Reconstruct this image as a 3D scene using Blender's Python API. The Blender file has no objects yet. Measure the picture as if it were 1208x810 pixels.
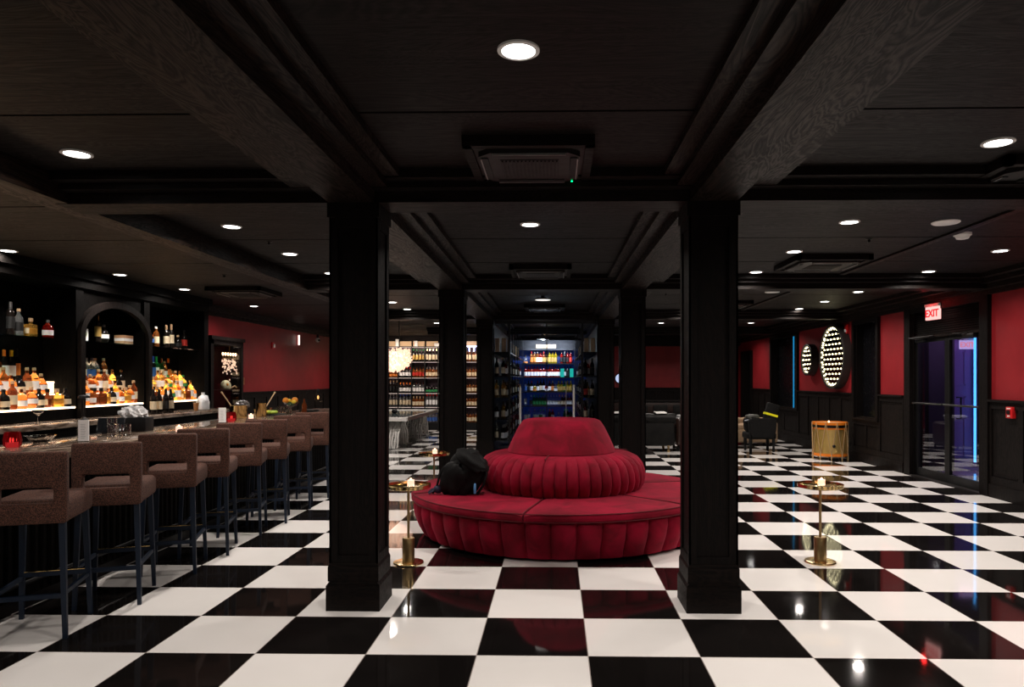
import bpy, bmesh, math, random
from mathutils import Vector, Matrix
random.seed(7)
C = bpy.context.scene.collection
PI = math.pi
R = math.radians

# ------------------------------------------------------------------ mesh helpers
class MB:
    def __init__(s):
        s.v = []; s.f = []; s.m = []; s.sm = []
    def add(s, vs, fs, mat=0, smooth=False, M=None):
        o = len(s.v)
        if M is not None: vs = [M @ Vector(v) for v in vs]
        s.v += [tuple(v) for v in vs]
        for f in fs:
            s.f.append([i + o for i in f]); s.m.append(mat); s.sm.append(smooth)
        return s
    def box(s, x0, x1, y0, y1, z0, z1, mat=0, M=None):
        vs = [(x0,y0,z0),(x1,y0,z0),(x1,y1,z0),(x0,y1,z0),(x0,y0,z1),(x1,y0,z1),(x1,y1,z1),(x0,y1,z1)]
        return s.add(vs, [(0,3,2,1),(4,5,6,7),(0,1,5,4),(1,2,6,5),(2,3,7,6),(3,0,4,7)], mat, False, M)
    def rbox(s, x0, x1, y0, y1, z0, z1, r=.02, seg=3, mat=0, M=None):
        bm = bmesh.new(); bmesh.ops.create_cube(bm, size=1)
        for v in bm.verts:
            v.co = Vector(((x0+x1)/2+v.co.x*(x1-x0), (y0+y1)/2+v.co.y*(y1-y0), (z0+z1)/2+v.co.z*(z1-z0)))
        bmesh.ops.bevel(bm, geom=bm.edges[:], offset=r, segments=seg, profile=.5, affect='EDGES')
        s.frombm(bm, mat, True, M); bm.free(); return s
    def frombm(s, bm, mat=0, smooth=True, M=None):
        bm.verts.index_update()
        s.add([v.co.copy() for v in bm.verts], [[v.index for v in f.verts] for f in bm.faces], mat, smooth, M)
    def lathe(s, prof, n=24, mat=0, M=None, smooth=True, cx=0, cy=0, cap=True):
        vs = []; fs = []
        for r, z in prof:
            for i in range(n):
                a = 2*PI*i/n; vs.append((cx+r*math.cos(a), cy+r*math.sin(a), z))
        for k in range(len(prof)-1):
            for i in range(n):
                j = (i+1) % n
                fs.append((k*n+i, k*n+j, (k+1)*n+j, (k+1)*n+i))
        if cap:
            if prof[0][0] > 1e-4: fs.append(tuple(reversed(range(n))))
            if prof[-1][0] > 1e-4: fs.append(tuple((len(prof)-1)*n+i for i in range(n)))
        return s.add(vs, fs, mat, smooth, M)
    def cyl(s, cx, cy, z0, z1, r, n=16, mat=0, M=None, r2=None):
        return s.lathe([(r, z0), (r if r2 is None else r2, z1)], n, mat, M, True, cx, cy)
    def tube(s, pts, r, n=8, mat=0, closed=False, M=None):
        pts = [Vector(p) for p in pts]; N = len(pts); vs = []; fs = []
        up = Vector((0, 0, 1)); pu = None
        for k, p in enumerate(pts):
            a = pts[k-1] if (k > 0 or closed) else p; b = pts[(k+1) % N] if (k < N-1 or closed) else p
            d = (b-a).normalized()
            u = d.cross(up)
            if pu is not None: u = pu - d*pu.dot(d)
            if u.length < 1e-3: u = d.cross(Vector((1, 0, 0)))
            u.normalize(); w = d.cross(u); pu = u
            rr = r[k] if isinstance(r, (list, tuple)) else r
            for i in range(n):
                t = 2*PI*i/n; vs.append(p+u*rr*math.cos(t)+w*rr*math.sin(t))
        for k in range(N if closed else N-1):
            for i in range(n):
                j = (i+1) % n; k2 = (k+1) % N
                fs.append((k*n+i, k*n+j, k2*n+j, k2*n+i))
        if not closed:
            fs.append(tuple(reversed(range(n)))); fs.append(tuple((N-1)*n+i for i in range(n)))
        return s.add(vs, fs, mat, True, M)
    def ball(s, c, rx, ry=None, rz=None, nu=14, nv=9, mat=0, M=None, fn=None):
        ry = rx if ry is None else ry; rz = rx if rz is None else rz
        vs = []; fs = []
        for k in range(nv+1):
            ph = PI*k/nv
            for i in range(nu):
                a = 2*PI*i/nu
                d = Vector((math.sin(ph)*math.cos(a), math.sin(ph)*math.sin(a), -math.cos(ph)))
                q = fn(d) if fn else 1
                vs.append((c[0]+rx*d.x*q, c[1]+ry*d.y*q, c[2]+rz*d.z*q))
        for k in range(nv):
            for i in range(nu):
                j = (i+1) % nu
                fs.append((k*nu+i, k*nu+j, (k+1)*nu+j, (k+1)*nu+i))
        return s.add(vs, fs, mat, True, M)
    def prism(s, poly, axis, a0, a1, mat=0, M=None, skew=0.0):
        """poly: 2D outline; axis 'y' -> (x,z) outline swept in y ; 'x' -> (y,z) outline swept in x; 'z' -> (x,y)"""
        n = len(poly); vs = []
        for a in (a0, a1):
            for p, q in poly:
                if axis == 'y': vs.append((p+skew*a, a, q))
                elif axis == 'x': vs.append((a, p, q))
                else: vs.append((p, q, a))
        fs = [tuple(range(n)), tuple(reversed(range(n, 2*n)))]
        for i in range(n):
            j = (i+1) % n; fs.append((i, n+i, n+j, j))
        return s.add(vs, fs, mat, False, M)
    def build(s, name, mats, parent=None, loc=None):
        me = bpy.data.meshes.new(name); me.from_pydata(s.v, [], s.f)
        if not isinstance(mats, (list, tuple)): mats = [mats]
        for m in mats: me.materials.append(m)
        me.polygons.foreach_set('material_index', s.m)
        me.polygons.foreach_set('use_smooth', s.sm)
        bm = bmesh.new(); bm.from_mesh(me)
        bmesh.ops.recalc_face_normals(bm, faces=bm.faces[:]); bm.to_mesh(me); bm.free()
        try: me.set_sharp_from_angle(angle=R(38))
        except Exception: pass
        me.update()
        o = bpy.data.objects.new(name, me); C.objects.link(o)
        if parent: o.parent = parent
        if loc: o.location = loc
        return o

def thing(name, label, cat, loc=(0,0,0), rz=0, group=None):
    o = bpy.data.objects.new(name, None); C.objects.link(o); o.empty_display_size = .1
    o.location = loc; o.rotation_euler = (0, 0, rz)
    return tag(o, label, cat, group)
def tag(o, label, cat, group=None, kind=None):
    o['label'] = label; o['category'] = cat
    if group: o['group'] = group
    if kind: o['kind'] = kind
    return o
def struct(name, mb, m):
    o = mb.build(name, m); o['kind'] = 'structure'; return o
def dup(root, loc, rz=None, label=None, group=None):
    r = root.copy(); C.objects.link(r); r.location = loc
    if rz is not None: r.rotation_euler = (0, 0, rz)
    if label: r['label'] = label
    if group: r['group'] = group
    for ch in list(root.children):
        c = ch.copy(); C.objects.link(c); c.parent = r
        for g in list(ch.children):
            d = g.copy(); C.objects.link(d); d.parent = c
    return r
ORD = ['first','second','third','fourth','fifth','sixth','seventh','eighth','ninth','tenth','eleventh','twelfth','thirteenth',
       'fourteenth','fifteenth','sixteenth','seventeenth','eighteenth','nineteenth','twentieth','twenty-first','twenty-second',
       'twenty-third','twenty-fourth','twenty-fifth','twenty-sixth','twenty-seventh','twenty-eighth','twenty-ninth','thirtieth',
       'thirty-first','thirty-second','thirty-third','thirty-fourth','thirty-fifth','thirty-sixth']

# ------------------------------------------------------------------ materials
def newmat(name):
    m = bpy.data.materials.new(name); m.use_nodes = True
    nt = m.node_tree; b = nt.nodes['Principled BSDF']
    return m, nt, b
def plain(name, col, rough=.5, metal=0, trans=0, ior=1.45, emis=None, es=0, sheen=0, spec=None, coat=0, alpha=None):
    m, nt, b = newmat(name)
    b.inputs['Base Color'].default_value = (*col, 1)
    b.inputs['Roughness'].default_value = rough
    b.inputs['Metallic'].default_value = metal
    b.inputs['Transmission Weight'].default_value = trans
    b.inputs['IOR'].default_value = ior
    if emis: b.inputs['Emission Color'].default_value = (*emis, 1); b.inputs['Emission Strength'].default_value = es
    if sheen: b.inputs['Sheen Weight'].default_value = sheen
    if spec is not None: b.inputs['Specular IOR Level'].default_value = spec
    if coat: b.inputs['Coat Weight'].default_value = coat
    # faint procedural variation of the surface roughness
    if not trans and not emis:
        t = nt.nodes.new('ShaderNodeTexCoord'); n = nt.nodes.new('ShaderNodeTexNoise'); n.inputs['Scale'].default_value = 14
        mr = nt.nodes.new('ShaderNodeMapRange'); mr.inputs['To Min'].default_value = max(0, rough-.05); mr.inputs['To Max'].default_value = min(1, rough+.07)
        nt.links.new(t.outputs['Object'], n.inputs['Vector']); nt.links.new(n.outputs['Fac'], mr.inputs['Value']); nt.links.new(mr.outputs['Result'], b.inputs['Roughness'])
    return m
def noisy(name, c1, c2, scale=8, rough=.6, stretch=(1,1,1), bump=0.0, detail=4, sheen=0, metal=0, lo=.35, hi=.65, spec=None, dist=0.0, bscale=None, rough2=None, sheentint=None):
    m, nt, b = newmat(name); N = nt.nodes; L = nt.links
    t = N.new('ShaderNodeTexCoord'); mp = N.new('ShaderNodeMapping'); mp.inputs['Scale'].default_value = stretch
    n = N.new('ShaderNodeTexNoise'); n.inputs['Scale'].default_value = scale; n.inputs['Detail'].default_value = detail; n.inputs['Distortion'].default_value = dist
    cr = N.new('ShaderNodeValToRGB'); cr.color_ramp.elements[0].position = lo; cr.color_ramp.elements[1].position = hi
    cr.color_ramp.elements[0].color = (*c1, 1); cr.color_ramp.elements[1].color = (*c2, 1)
    L.new(t.outputs['Object'], mp.inputs['Vector']); L.new(mp.outputs['Vector'], n.inputs['Vector']); L.new(n.outputs['Fac'], cr.inputs['Fac'])
    L.new(cr.outputs['Color'], b.inputs['Base Color'])
    b.inputs['Roughness'].default_value = rough; b.inputs['Metallic'].default_value = metal
    if rough2 is not None:
        mr = N.new('ShaderNodeMapRange'); mr.inputs['From Min'].default_value = lo; mr.inputs['From Max'].default_value = hi
        mr.inputs['To Min'].default_value = rough; mr.inputs['To Max'].default_value = rough2
        L.new(n.outputs['Fac'], mr.inputs['Value']); L.new(mr.outputs['Result'], b.inputs['Roughness'])
    if spec is not None: b.inputs['Specular IOR Level'].default_value = spec
    if sheen:
        b.inputs['Sheen Weight'].default_value = sheen; b.inputs['Sheen Roughness'].default_value = .4
        if sheentint: b.inputs['Sheen Tint'].default_value = (*sheentint, 1)
    if bump:
        bp = N.new('ShaderNodeBump'); bp.inputs['Strength'].default_value = bump; bp.inputs['Distance'].default_value = .01
        src = n
        if bscale:
            src = N.new('ShaderNodeTexNoise'); src.inputs['Scale'].default_value = bscale; L.new(mp.outputs['Vector'], src.inputs['Vector'])
        L.new(src.outputs['Fac'], bp.inputs['Height']); L.new(bp.outputs['Normal'], b.inputs['Normal'])
    return m
def wood(name, axis, dark=(.0015,.0009,.0008), light=(.0095,.0058,.0047), rough=.5, seams=None, figure=.5, spec=.12):
    """black-stained open-grain oak; axis = direction of the grain"""
    m, nt, b = newmat(name); N = nt.nodes; L = nt.links
    t = N.new('ShaderNodeTexCoord')
    def mapped(al):
        mp = N.new('ShaderNodeMapping'); mp.inputs['Scale'].default_value = tuple(al if 'xyz'[i] == axis else 1 for i in range(3)); L.new(t.outputs['Object'], mp.inputs['Vector']); return mp.outputs['Vector']
    v1 = mapped(.045); v2 = mapped(.20)
    n = N.new('ShaderNodeTexNoise'); n.inputs['Scale'].default_value = 55; n.inputs['Detail'].default_value = 4; L.new(v1, n.inputs['Vector'])
    n2 = N.new('ShaderNodeTexNoise'); n2.inputs['Scale'].default_value = 4; n2.inputs['Detail'].default_value = 5; n2.inputs['Distortion'].default_value = .8; L.new(v2, n2.inputs['Vector'])
    # cathedral figure: contour bands of a stretched noise
    mu = N.new('ShaderNodeMath'); mu.operation = 'MULTIPLY'; mu.inputs[1].default_value = 26; L.new(n2.outputs['Fac'], mu.inputs[0])
    fr = N.new('ShaderNodeMath'); fr.operation = 'PINGPONG'; fr.inputs[1].default_value = .5; L.new(mu.outputs[0], fr.inputs[0])
    def mix(a, b_, f):
        q = N.new('ShaderNodeMix'); q.data_type = 'FLOAT'; q.inputs['Factor'].default_value = f; L.new(a, q.inputs['A']); L.new(b_, q.inputs['B']); return q.outputs['Result']
    d2 = N.new('ShaderNodeMath'); d2.operation = 'MULTIPLY'; d2.inputs[1].default_value = 2; L.new(fr.outputs[0], d2.inputs[0])
    g = mix(n.outputs['Fac'], d2.outputs[0], figure)
    cr = N.new('ShaderNodeValToRGB'); cr.color_ramp.elements[0].position = .32; cr.color_ramp.elements[1].position = .78
    cr.color_ramp.elements[0].color = (*dark, 1); cr.color_ramp.elements[1].color = (*light, 1)
    L.new(g, cr.inputs['Fac'])
    col = cr.outputs['Color']
    if seams:   # plank joints across the room: repeating bay with joints at given offsets
        sx = N.new('ShaderNodeSeparateXYZ'); L.new(t.outputs['Object'], sx.inputs[0])
        a = N.new('ShaderNodeMath'); a.operation = 'SUBTRACT'; a.inputs[1].default_value = seams[0]; L.new(sx.outputs['Y'], a.inputs[0])
        w = N.new('ShaderNodeMath'); w.operation = 'WRAP'; w.inputs[1].default_value = seams[1]; w.inputs[2].default_value = 0; L.new(a.outputs[0], w.inputs[0])
        acc = None
        for off in seams[2]:
            d = N.new('ShaderNodeMath'); d.operation = 'COMPARE'; d.inputs[1].default_value = off; d.inputs[2].default_value = .011; L.new(w.outputs[0], d.inputs[0])
            if acc is None: acc = d.outputs[0]
            else:
                mx = N.new('ShaderNodeMath'); mx.operation = 'MAXIMUM'; L.new(acc, mx.inputs[0]); L.new(d.outputs[0], mx.inputs[1]); acc = mx.outputs[0]
        mixn = N.new('ShaderNodeMix'); mixn.data_type = 'RGBA'; L.new(acc, mixn.inputs['Factor']); L.new(col, mixn.inputs['A']); mixn.inputs['B'].default_value = (.0002,.0002,.0002,1)
        col = mixn.outputs['Result']
    L.new(col, b.inputs['Base Color'])
    mr = N.new('ShaderNodeMapRange'); mr.inputs['To Min'].default_value = rough+.2; mr.inputs['To Max'].default_value = rough-.12
    L.new(g, mr.inputs['Value']); L.new(mr.outputs['Result'], b.inputs['Roughness'])
    bp = N.new('ShaderNodeBump'); bp.inputs['Strength'].default_value = .35; bp.inputs['Distance'].default_value = .002
    L.new(g, bp.inputs['Height']); L.new(bp.outputs['Normal'], b.inputs['Normal'])
    b.inputs['Specular IOR Level'].default_value = spec
    return m
T = .61; XO = -.7117*T; YO = 6.3488*T
def floor_mat():
    m, nt, b = newmat('checker_tile'); N = nt.nodes; L = nt.links
    t = N.new('ShaderNodeTexCoord'); sx = N.new('ShaderNodeSeparateXYZ'); L.new(t.outputs['Object'], sx.inputs[0])
    def mth(op, a, bb=None, c=None):
        n = N.new('ShaderNodeMath'); n.operation = op
        for i, q in enumerate((a, bb, c)):
            if q is None: continue
            if isinstance(q, (int, float)): n.inputs[i].default_value = q
            else: L.new(q, n.inputs[i])
        return n.outputs[0]
    u = mth('DIVIDE', mth('SUBTRACT', sx.outputs['X'], XO), T); v = mth('DIVIDE', mth('SUBTRACT', sx.outputs['Y'], YO), T)
    par = mth('FLOORED_MODULO', mth('ADD', mth('FLOOR', u), mth('FLOOR', v)), 2)      # 0 -> black
    par = mth('GREATER_THAN', par, .5)
    def edge(w):
        f = mth('FRACT', w); g = mth('MINIMUM', f, mth('SUBTRACT', 1, f)); return g
    e = mth('MINIMUM', edge(u), edge(v)); gr = mth('LESS_THAN', e, .0042)
    no = N.new('ShaderNodeTexNoise'); no.inputs['Scale'].default_value = 3; L.new(t.outputs['Object'], no.inputs['Vector'])
    cb = N.new('ShaderNodeMix'); cb.data_type = 'RGBA'; L.new(no.outputs['Fac'], cb.inputs['Factor']); cb.inputs['A'].default_value = (.0035,.003,.003,1); cb.inputs['B'].default_value = (.009,.0075,.007,1)
    cw = N.new('ShaderNodeMix'); cw.data_type = 'RGBA'; L.new(no.outputs['Fac'], cw.inputs['Factor']); cw.inputs['A'].default_value = (.80,.775,.75,1); cw.inputs['B'].default_value = (.86,.835,.81,1)
    m1 = N.new('ShaderNodeMix'); m1.data_type = 'RGBA'; L.new(par, m1.inputs['Factor']); L.new(cb.outputs['Result'], m1.inputs['A']); L.new(cw.outputs['Result'], m1.inputs['B'])
    gc = N.new('ShaderNodeMix'); gc.data_type = 'RGBA'; L.new(par, gc.inputs['Factor']); gc.inputs['A'].default_value = (.30,.26,.24,1); gc.inputs['B'].default_value = (.30,.26,.24,1)
    m2 = N.new('ShaderNodeMix'); m2.data_type = 'RGBA'; L.new(gr, m2.inputs['Factor']); L.new(m1.outputs['Result'], m2.inputs['A']); L.new(gc.outputs['Result'], m2.inputs['B'])
    L.new(m2.outputs['Result'], b.inputs['Base Color'])
    n3 = N.new('ShaderNodeTexNoise'); n3.inputs['Scale'].default_value = 2.2; L.new(t.outputs['Object'], n3.inputs['Vector'])
    mr = N.new('ShaderNodeMapRange'); mr.inputs['To Min'].default_value = .02; mr.inputs['To Max'].default_value = .09; L.new(n3.outputs['Fac'], mr.inputs['Value']); L.new(mr.outputs['Result'], b.inputs['Roughness'])
    b.inputs['IOR'].default_value = 1.5
    bp = N.new('ShaderNodeBump'); bp.inputs['Strength'].default_value = .03; bp.inputs['Distance'].default_value = .02; L.new(n3.outputs['Fac'], bp.inputs['Height']); L.new(bp.outputs['Normal'], b.inputs['Normal'])
    return m
def thin_glass(name, tint=(.9,.95,.95), f0=.045, extra=0.0):
    """clear pane: straight transmission plus a Fresnel (Schlick) mirror reflection, same from both faces"""
    m = bpy.data.materials.new(name); m.use_nodes = True; nt = m.node_tree; N = nt.nodes; L = nt.links
    N.remove(N['Principled BSDF']); out = N['Material Output']
    tr = N.new('ShaderNodeBsdfTransparent'); tr.inputs['Color'].default_value = (*tint, 1)
    gl = N.new('ShaderNodeBsdfGlossy'); gl.inputs['Roughness'].default_value = .01; gl.inputs['Color'].default_value = (1,1,1,1)
    ge = N.new('ShaderNodeNewGeometry'); dt = N.new('ShaderNodeVectorMath'); dt.operation = 'DOT_PRODUCT'; L.new(ge.outputs['Normal'], dt.inputs[0]); L.new(ge.outputs['Incoming'], dt.inputs[1])
    def mth(op, a, bb=None):
        n = N.new('ShaderNodeMath'); n.operation = op; n.use_clamp = op != 'POWER'
        for i, q in enumerate((a, bb)):
            if q is None: continue
            if isinstance(q, (int, float)): n.inputs[i].default_value = q
            else: L.new(q, n.inputs[i])
        return n.outputs[0]
    c = mth('ABSOLUTE', dt.outputs['Value']); p = mth('POWER', mth('SUBTRACT', 1, c), 5)
    f = mth('ADD', mth('MULTIPLY', p, 1-f0), f0+extra)
    mx = N.new('ShaderNodeMixShader'); L.new(f, mx.inputs[0]); L.new(tr.outputs[0], mx.inputs[1]); L.new(gl.outputs[0], mx.inputs[2]); L.new(mx.outputs[0], out.inputs['Surface'])
    return m
def emit(name, col, s):
    m = bpy.data.materials.new(name); m.use_nodes = True; nt = m.node_tree; N = nt.nodes
    N.remove(N['Principled BSDF']); e = N.new('ShaderNodeEmission'); e.inputs[0].default_value = (*col, 1); e.inputs[1].default_value = s
    nt.links.new(e.outputs[0], N['Material Output'].inputs['Surface']); return m

M_floor = floor_mat()
W_ceil = wood('stained_oak_ceiling', 'x', dark=(.0016,.0009,.0007), light=(.0085,.0050,.0040), figure=.3)
W_x = wood('stained_oak_across', 'x', figure=.35)
W_y = wood('stained_oak_along', 'y', dark=(.0013,.0008,.0007), light=(.019,.011,.0078), rough=.42, figure=.5)
W_z = wood('stained_oak_upright', 'z', dark=(.001,.0007,.0007), light=(.0065,.004,.0034), figure=.35)
W_zr = wood('stained_oak_wainscot', 'z', dark=(.0017,.0012,.0011), light=(.010,.0068,.0058), figure=.35)
W_bar = wood('bar_wood', 'z', dark=(.0007,.0006,.0005), light=(.0028,.0022,.002), rough=.6, spec=.05)
M_red = noisy('red_wall_paint', (.19,.0075,.011), (.23,.011,.015), 3, .45, spec=.4, bump=.05, bscale=60)
M_redL = M_red
M_velvet = noisy('crimson_velvet', (.115,.0004,.0070), (.245,.0012,.018), 4, .8, bump=.15, bscale=90, sheen=.22, sheentint=(1,.12,.22), spec=.15, detail=6, dist=.8)
M_seam = plain('crimson_piping', (.10,.0006,.006), .8)
M_tweed = noisy('brown_tweed', (.015,.005,.003), (.145,.057,.035), 210, .95, bump=.5, detail=2, lo=.38, hi=.66)
M_blue = plain('navy_lacquered_metal', (.0018,.008,.022), .45, .0)
M_brass = noisy('polished_brass', (.70,.48,.20), (.80,.57,.27), 4, .13, metal=1, rough2=.2)
M_brassd = noisy('antique_brass', (.40,.27,.12), (.55,.38,.18), 6, .3, metal=1)
M_chrome = plain('chrome', (.7,.7,.7), .12, 1)
M_steel = plain('brushed_steel', (.45,.44,.43), .35, 1)
M_black = plain('black_plastic', (.004,.004,.0045), .45, spec=.3)
M_blackm = plain('black_metal', (.006,.006,.0065), .42, .4)
M_charcoal = plain('charcoal_grille', (.012,.010,.0095), .45, .3)
M_nylon = noisy('black_nylon', (.0012,.0012,.0014), (.005,.0048,.005), 30, .7, spec=.18, bump=.6, detail=5, bscale=14)
M_navynylon = noisy('navy_webbing', (.006,.008,.03), (.012,.014,.05), 60, .7)
M_white = plain('white_plastic', (.75,.74,.72), .4)
M_paper = plain('white_paper', (.90,.89,.88), .7)
M_cloth = noisy('white_cloth', (.55,.55,.56), (.8,.8,.8), 12, .9, bump=.8)
M_marble = noisy('brown_marble', (.06,.035,.022), (.42,.33,.26), 9, .10, detail=8, dist=1.5, lo=.35, hi=.72, stretch=(1,.4,1))
M_glass = plain('clear_glass', (1,1,1), .02, 0, 1.0, 1.45)
M_tglass = thin_glass('thin_clear_glass', (.95,.97,.96), .045)
M_doorglass = thin_glass('door_glass', (.80,.82,.90), .05, .06)
M_roomglass = thin_glass('wine_room_glass', (.92,.95,.98), .02, .0)
M_redglass = plain('red_glass', (.10,.0005,.001), .1, 0, .75, 1.45, emis=(1,.005,.01), es=.03)
M_flame = emit('candle_flame', (1,.62,.38), 4)
M_wax = plain('wax', (.8,.62,.52), .6, emis=(1,.55,.42), es=1.3)
M_lens = emit('downlight_lens', (1,.97,.93), 14)
M_trimw = plain('white_trim_ring', (.7,.69,.67), .4)
M_bar_led = emit('bar_shelf_glow', (1,.72,.46), 5)
M_bar_led2 = emit('bar_riser_glow', (1,.66,.38), 3.2)
M_cyan = emit('cyan_led', (.10,.50,1), 3)
M_cyan2 = emit('blue_led', (.02,.30,.62), .75)
M_exit = emit('exit_face', (1,.46,.42), 1.5)
M_exitr = emit('exit_letters', (1,.03,.04), .9)
M_neon = emit('blue_white_neon', (.45,.55,1), 9)
M_alarm = plain('red_alarm_plastic', (.5,.01,.012), .35)
M_gold_shell = noisy('gold_drum_shell', (.58,.39,.11), (.74,.52,.19), 2, .38, metal=.85, stretch=(1,1,.3))
M_orange = plain('orange_hoop_paint', (.65,.17,.01), .3)
M_rope = plain('drum_rope', (.42,.28,.14), .7)
M_leatherd = noisy('black_leather', (.004,.004,.004), (.008,.0075,.007), 9, .5, spec=.15, bump=.2)
M_leatherb = noisy('brown_leather', (.012,.005,.004), (.03,.013,.009), 9, .4, bump=.2)
M_beige = noisy('beige_linen', (.26,.17,.10), (.38,.26,.165), 60, .9, bump=.3)
M_yellow = plain('neon_yellow_strap', (.75,.72,.01), .5, emis=(.8,.75,.0), es=.10)
M_orangef = noisy('orange_peel', (.85,.26,.01), (.95,.36,.02), 20, .45, bump=.2, bscale=120)
M_lemon = noisy('lemon_peel', (.85,.55,.02), (.9,.65,.05), 20, .45, bump=.2)
M_lime = noisy('lime_peel', (.25,.42,.03), (.5,.6,.08), 20, .45)
M_green = noisy('mint_leaf', (.01,.05,.01), (.03,.12,.02), 30, .6)
M_coffee = plain('iced_coffee', (.50,.22,.08), .25)
M_milk = plain('milk_jug_plastic', (.75,.76,.78), .45)
M_cream = plain('cream_helmet_shell', (.72,.62,.42), .25)
M_purple = plain('violet_lit_panel', (.22,.13,.36), .5)  # violet cast of the vestibule light put into the door colour
M_vest = plain('vestibule_dark_wall', (.012,.010,.022), .6)
M_rattan = plain('white_lattice', (.82,.80,.77), .45)
M_dglass = plain('dark_glass_top', (.01,.014,.015), .03, 0, 0)
M_mirror = plain('mirror_glass', (.10,.095,.05), .04, 1)
M_bulb = emit('mirror_bulb', (1,.88,.55), 7)
M_crystal = emit('crystal_glow', (1,.66,.48), 2.2)
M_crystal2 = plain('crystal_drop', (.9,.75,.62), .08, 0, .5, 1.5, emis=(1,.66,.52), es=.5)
M_copper = plain('copper', (.7,.32,.18), .25, 1)
M_felt = plain('grey_green_glass_field', (.05,.065,.065), .06)
M_shelfblk = plain('black_shelf_steel', (.006,.006,.007), .45, .2)
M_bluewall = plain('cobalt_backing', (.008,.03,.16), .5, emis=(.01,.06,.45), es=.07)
M_mauve = plain('mauve_backing', (.16,.10,.13), .6)
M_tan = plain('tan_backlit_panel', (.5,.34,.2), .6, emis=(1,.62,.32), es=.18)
M_box = plain('pine_box', (.50,.33,.19), .6)
M_neonpink = emit('pink_neon', (1,.04,.10), 3)

def glassy(name, col, rough=.08, tr=.8, es=0):
    return plain(name, col, rough, 0, tr, 1.4, emis=(col if es else None), es=es)
BG = {'amber': glassy('amber_spirit', (.62,.20,.045)), 'dark': plain('dark_bottle', (.008,.006,.005), .1), 'clear': glassy('clear_spirit', (.85,.88,.88), .04, .92),
      'green': glassy('green_bottle', (.03,.35,.08)), 'red': glassy('red_spirit', (.6,.02,.01)), 'gold': glassy('golden_spirit', (.9,.5,.10)),
      'blue': glassy('blue_bottle', (.05,.2,.6)), 'brown': glassy('brown_spirit', (.22,.05,.015), tr=.5), 'yellow': glassy('yellow_spirit', (.85,.6,.02))}
LB = {'cream': plain('cream_label', (.75,.62,.42), .6), 'white': M_paper, 'black': plain('black_label', (.01,.01,.01), .5), 'red': plain('red_label', (.5,.03,.02), .5),
      'orange': plain('orange_label', (.7,.22,.04), .5), 'green': plain('green_label', (.03,.25,.08), .5), 'blue': plain('blue_label', (.04,.12,.4), .5), 'gold': plain('gold_label', (.6,.4,.12), .4, .5)}
CP = {'black': M_black, 'cork': plain('cork', (.55,.36,.2), .8), 'gold': M_brass, 'orange': plain('orange_foil', (.85,.20,.02), .4), 'yellow': plain('yellow_foil', (.8,.55,.02), .4),
      'green': plain('green_foil', (.02,.25,.06), .4), 'red': plain('red_foil', (.5,.01,.01), .4), 'silver': M_steel, 'blue': plain('blue_foil', (.02,.06,.3), .4), 'white': M_white}

# ------------------------------------------------------------------ room shell
ZC = 2.83
XL, XR, YB, YF = -6.25, 5.6, -3.0, 22.0
mb = MB().box(XL-.3, XR+.3, YB-.2, YF+.2, -.12, 0); struct('floor', mb, M_floor)
mb = MB().box(XL-.3, XR+.3, YB-.2, YF+.2, ZC+.03, ZC+.12)     # slab, with wide planks hung below it and dark joints between them
ys = [YB-.2]+[y0+d for y0 in (-4.45, .08, 4.61, 9.12, 13.68, 18.2) for d in (.75, 2.06, 3.42) if YB < y0+d < YF]+[YF+.2]
for a, b in zip(ys, ys[1:]): mb.box(XL-.3, XR+.3, a+.011, b-.011, ZC, ZC+.03)
struct('ceiling', mb, W_ceil)
# stepped beams that carry the coffers
SK = -.0058
def beam_y(name, xc, y0, y1, skew, inner, outer):
    h = .15
    # outline (x,z); inner side narrow steps, outer side one wide step
    def side(s, kind):
        if kind == 'in': return [(s*h, 2.66), (s*h, 2.74), (s*(h+.10), 2.74), (s*(h+.10), 2.785), (s*(h+.195), 2.785), (s*(h+.195), ZC+.005)]
        if kind == 'out': return [(s*h, 2.66), (s*h, 2.74), (s*(h+.225), 2.74), (s*(h+.225), 2.79), (s*(h+.28), 2.79), (s*(h+.28), ZC+.005)]
        return [(s*h*.7, 2.665), (s*h*.7, ZC+.005)]
    L_, R_ = side(-1, inner if xc > 0 else outer), side(1, outer if xc > 0 else inner)
    poly = [(x+xc, z) for x, z in L_[::-1]] + [(x+xc, z) for x, z in R_]
    mb = MB().prism(poly, 'y', y0, y1, skew=skew)
    return struct(name, mb, W_y)
cxl = -1.332 - SK*4.75; cxr = 1.018 - SK*4.75
beam_y('trim_1', cxl, YB, YF, SK, 'in', 'out')
beam_y('trim_2', cxr, YB, YF, SK, 'in', 'out')
beam_y('trim_3', -3.32, YB, 14.0, 0, 'plain', 'plain')
def beam_x(name, y, x0, x1):
    yy = y+.145
    s = [(.145, 2.662), (.145, 2.735), (.235, 2.735), (.235, 2.775), (.32, 2.775), (.32, ZC+.004)]
    poly = [(yy-a, z) for a, z in s[::-1]] + [(yy+a, z) for a, z in s]
    return struct(name, MB().prism(poly, 'x', x0, x1), W_x)
CY = [4.61, 9.12, 13.68, 18.2]
for k, y in enumerate([.08]+CY): beam_x('trim_%d' % (4+k), y, -3.3, XR)
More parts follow.
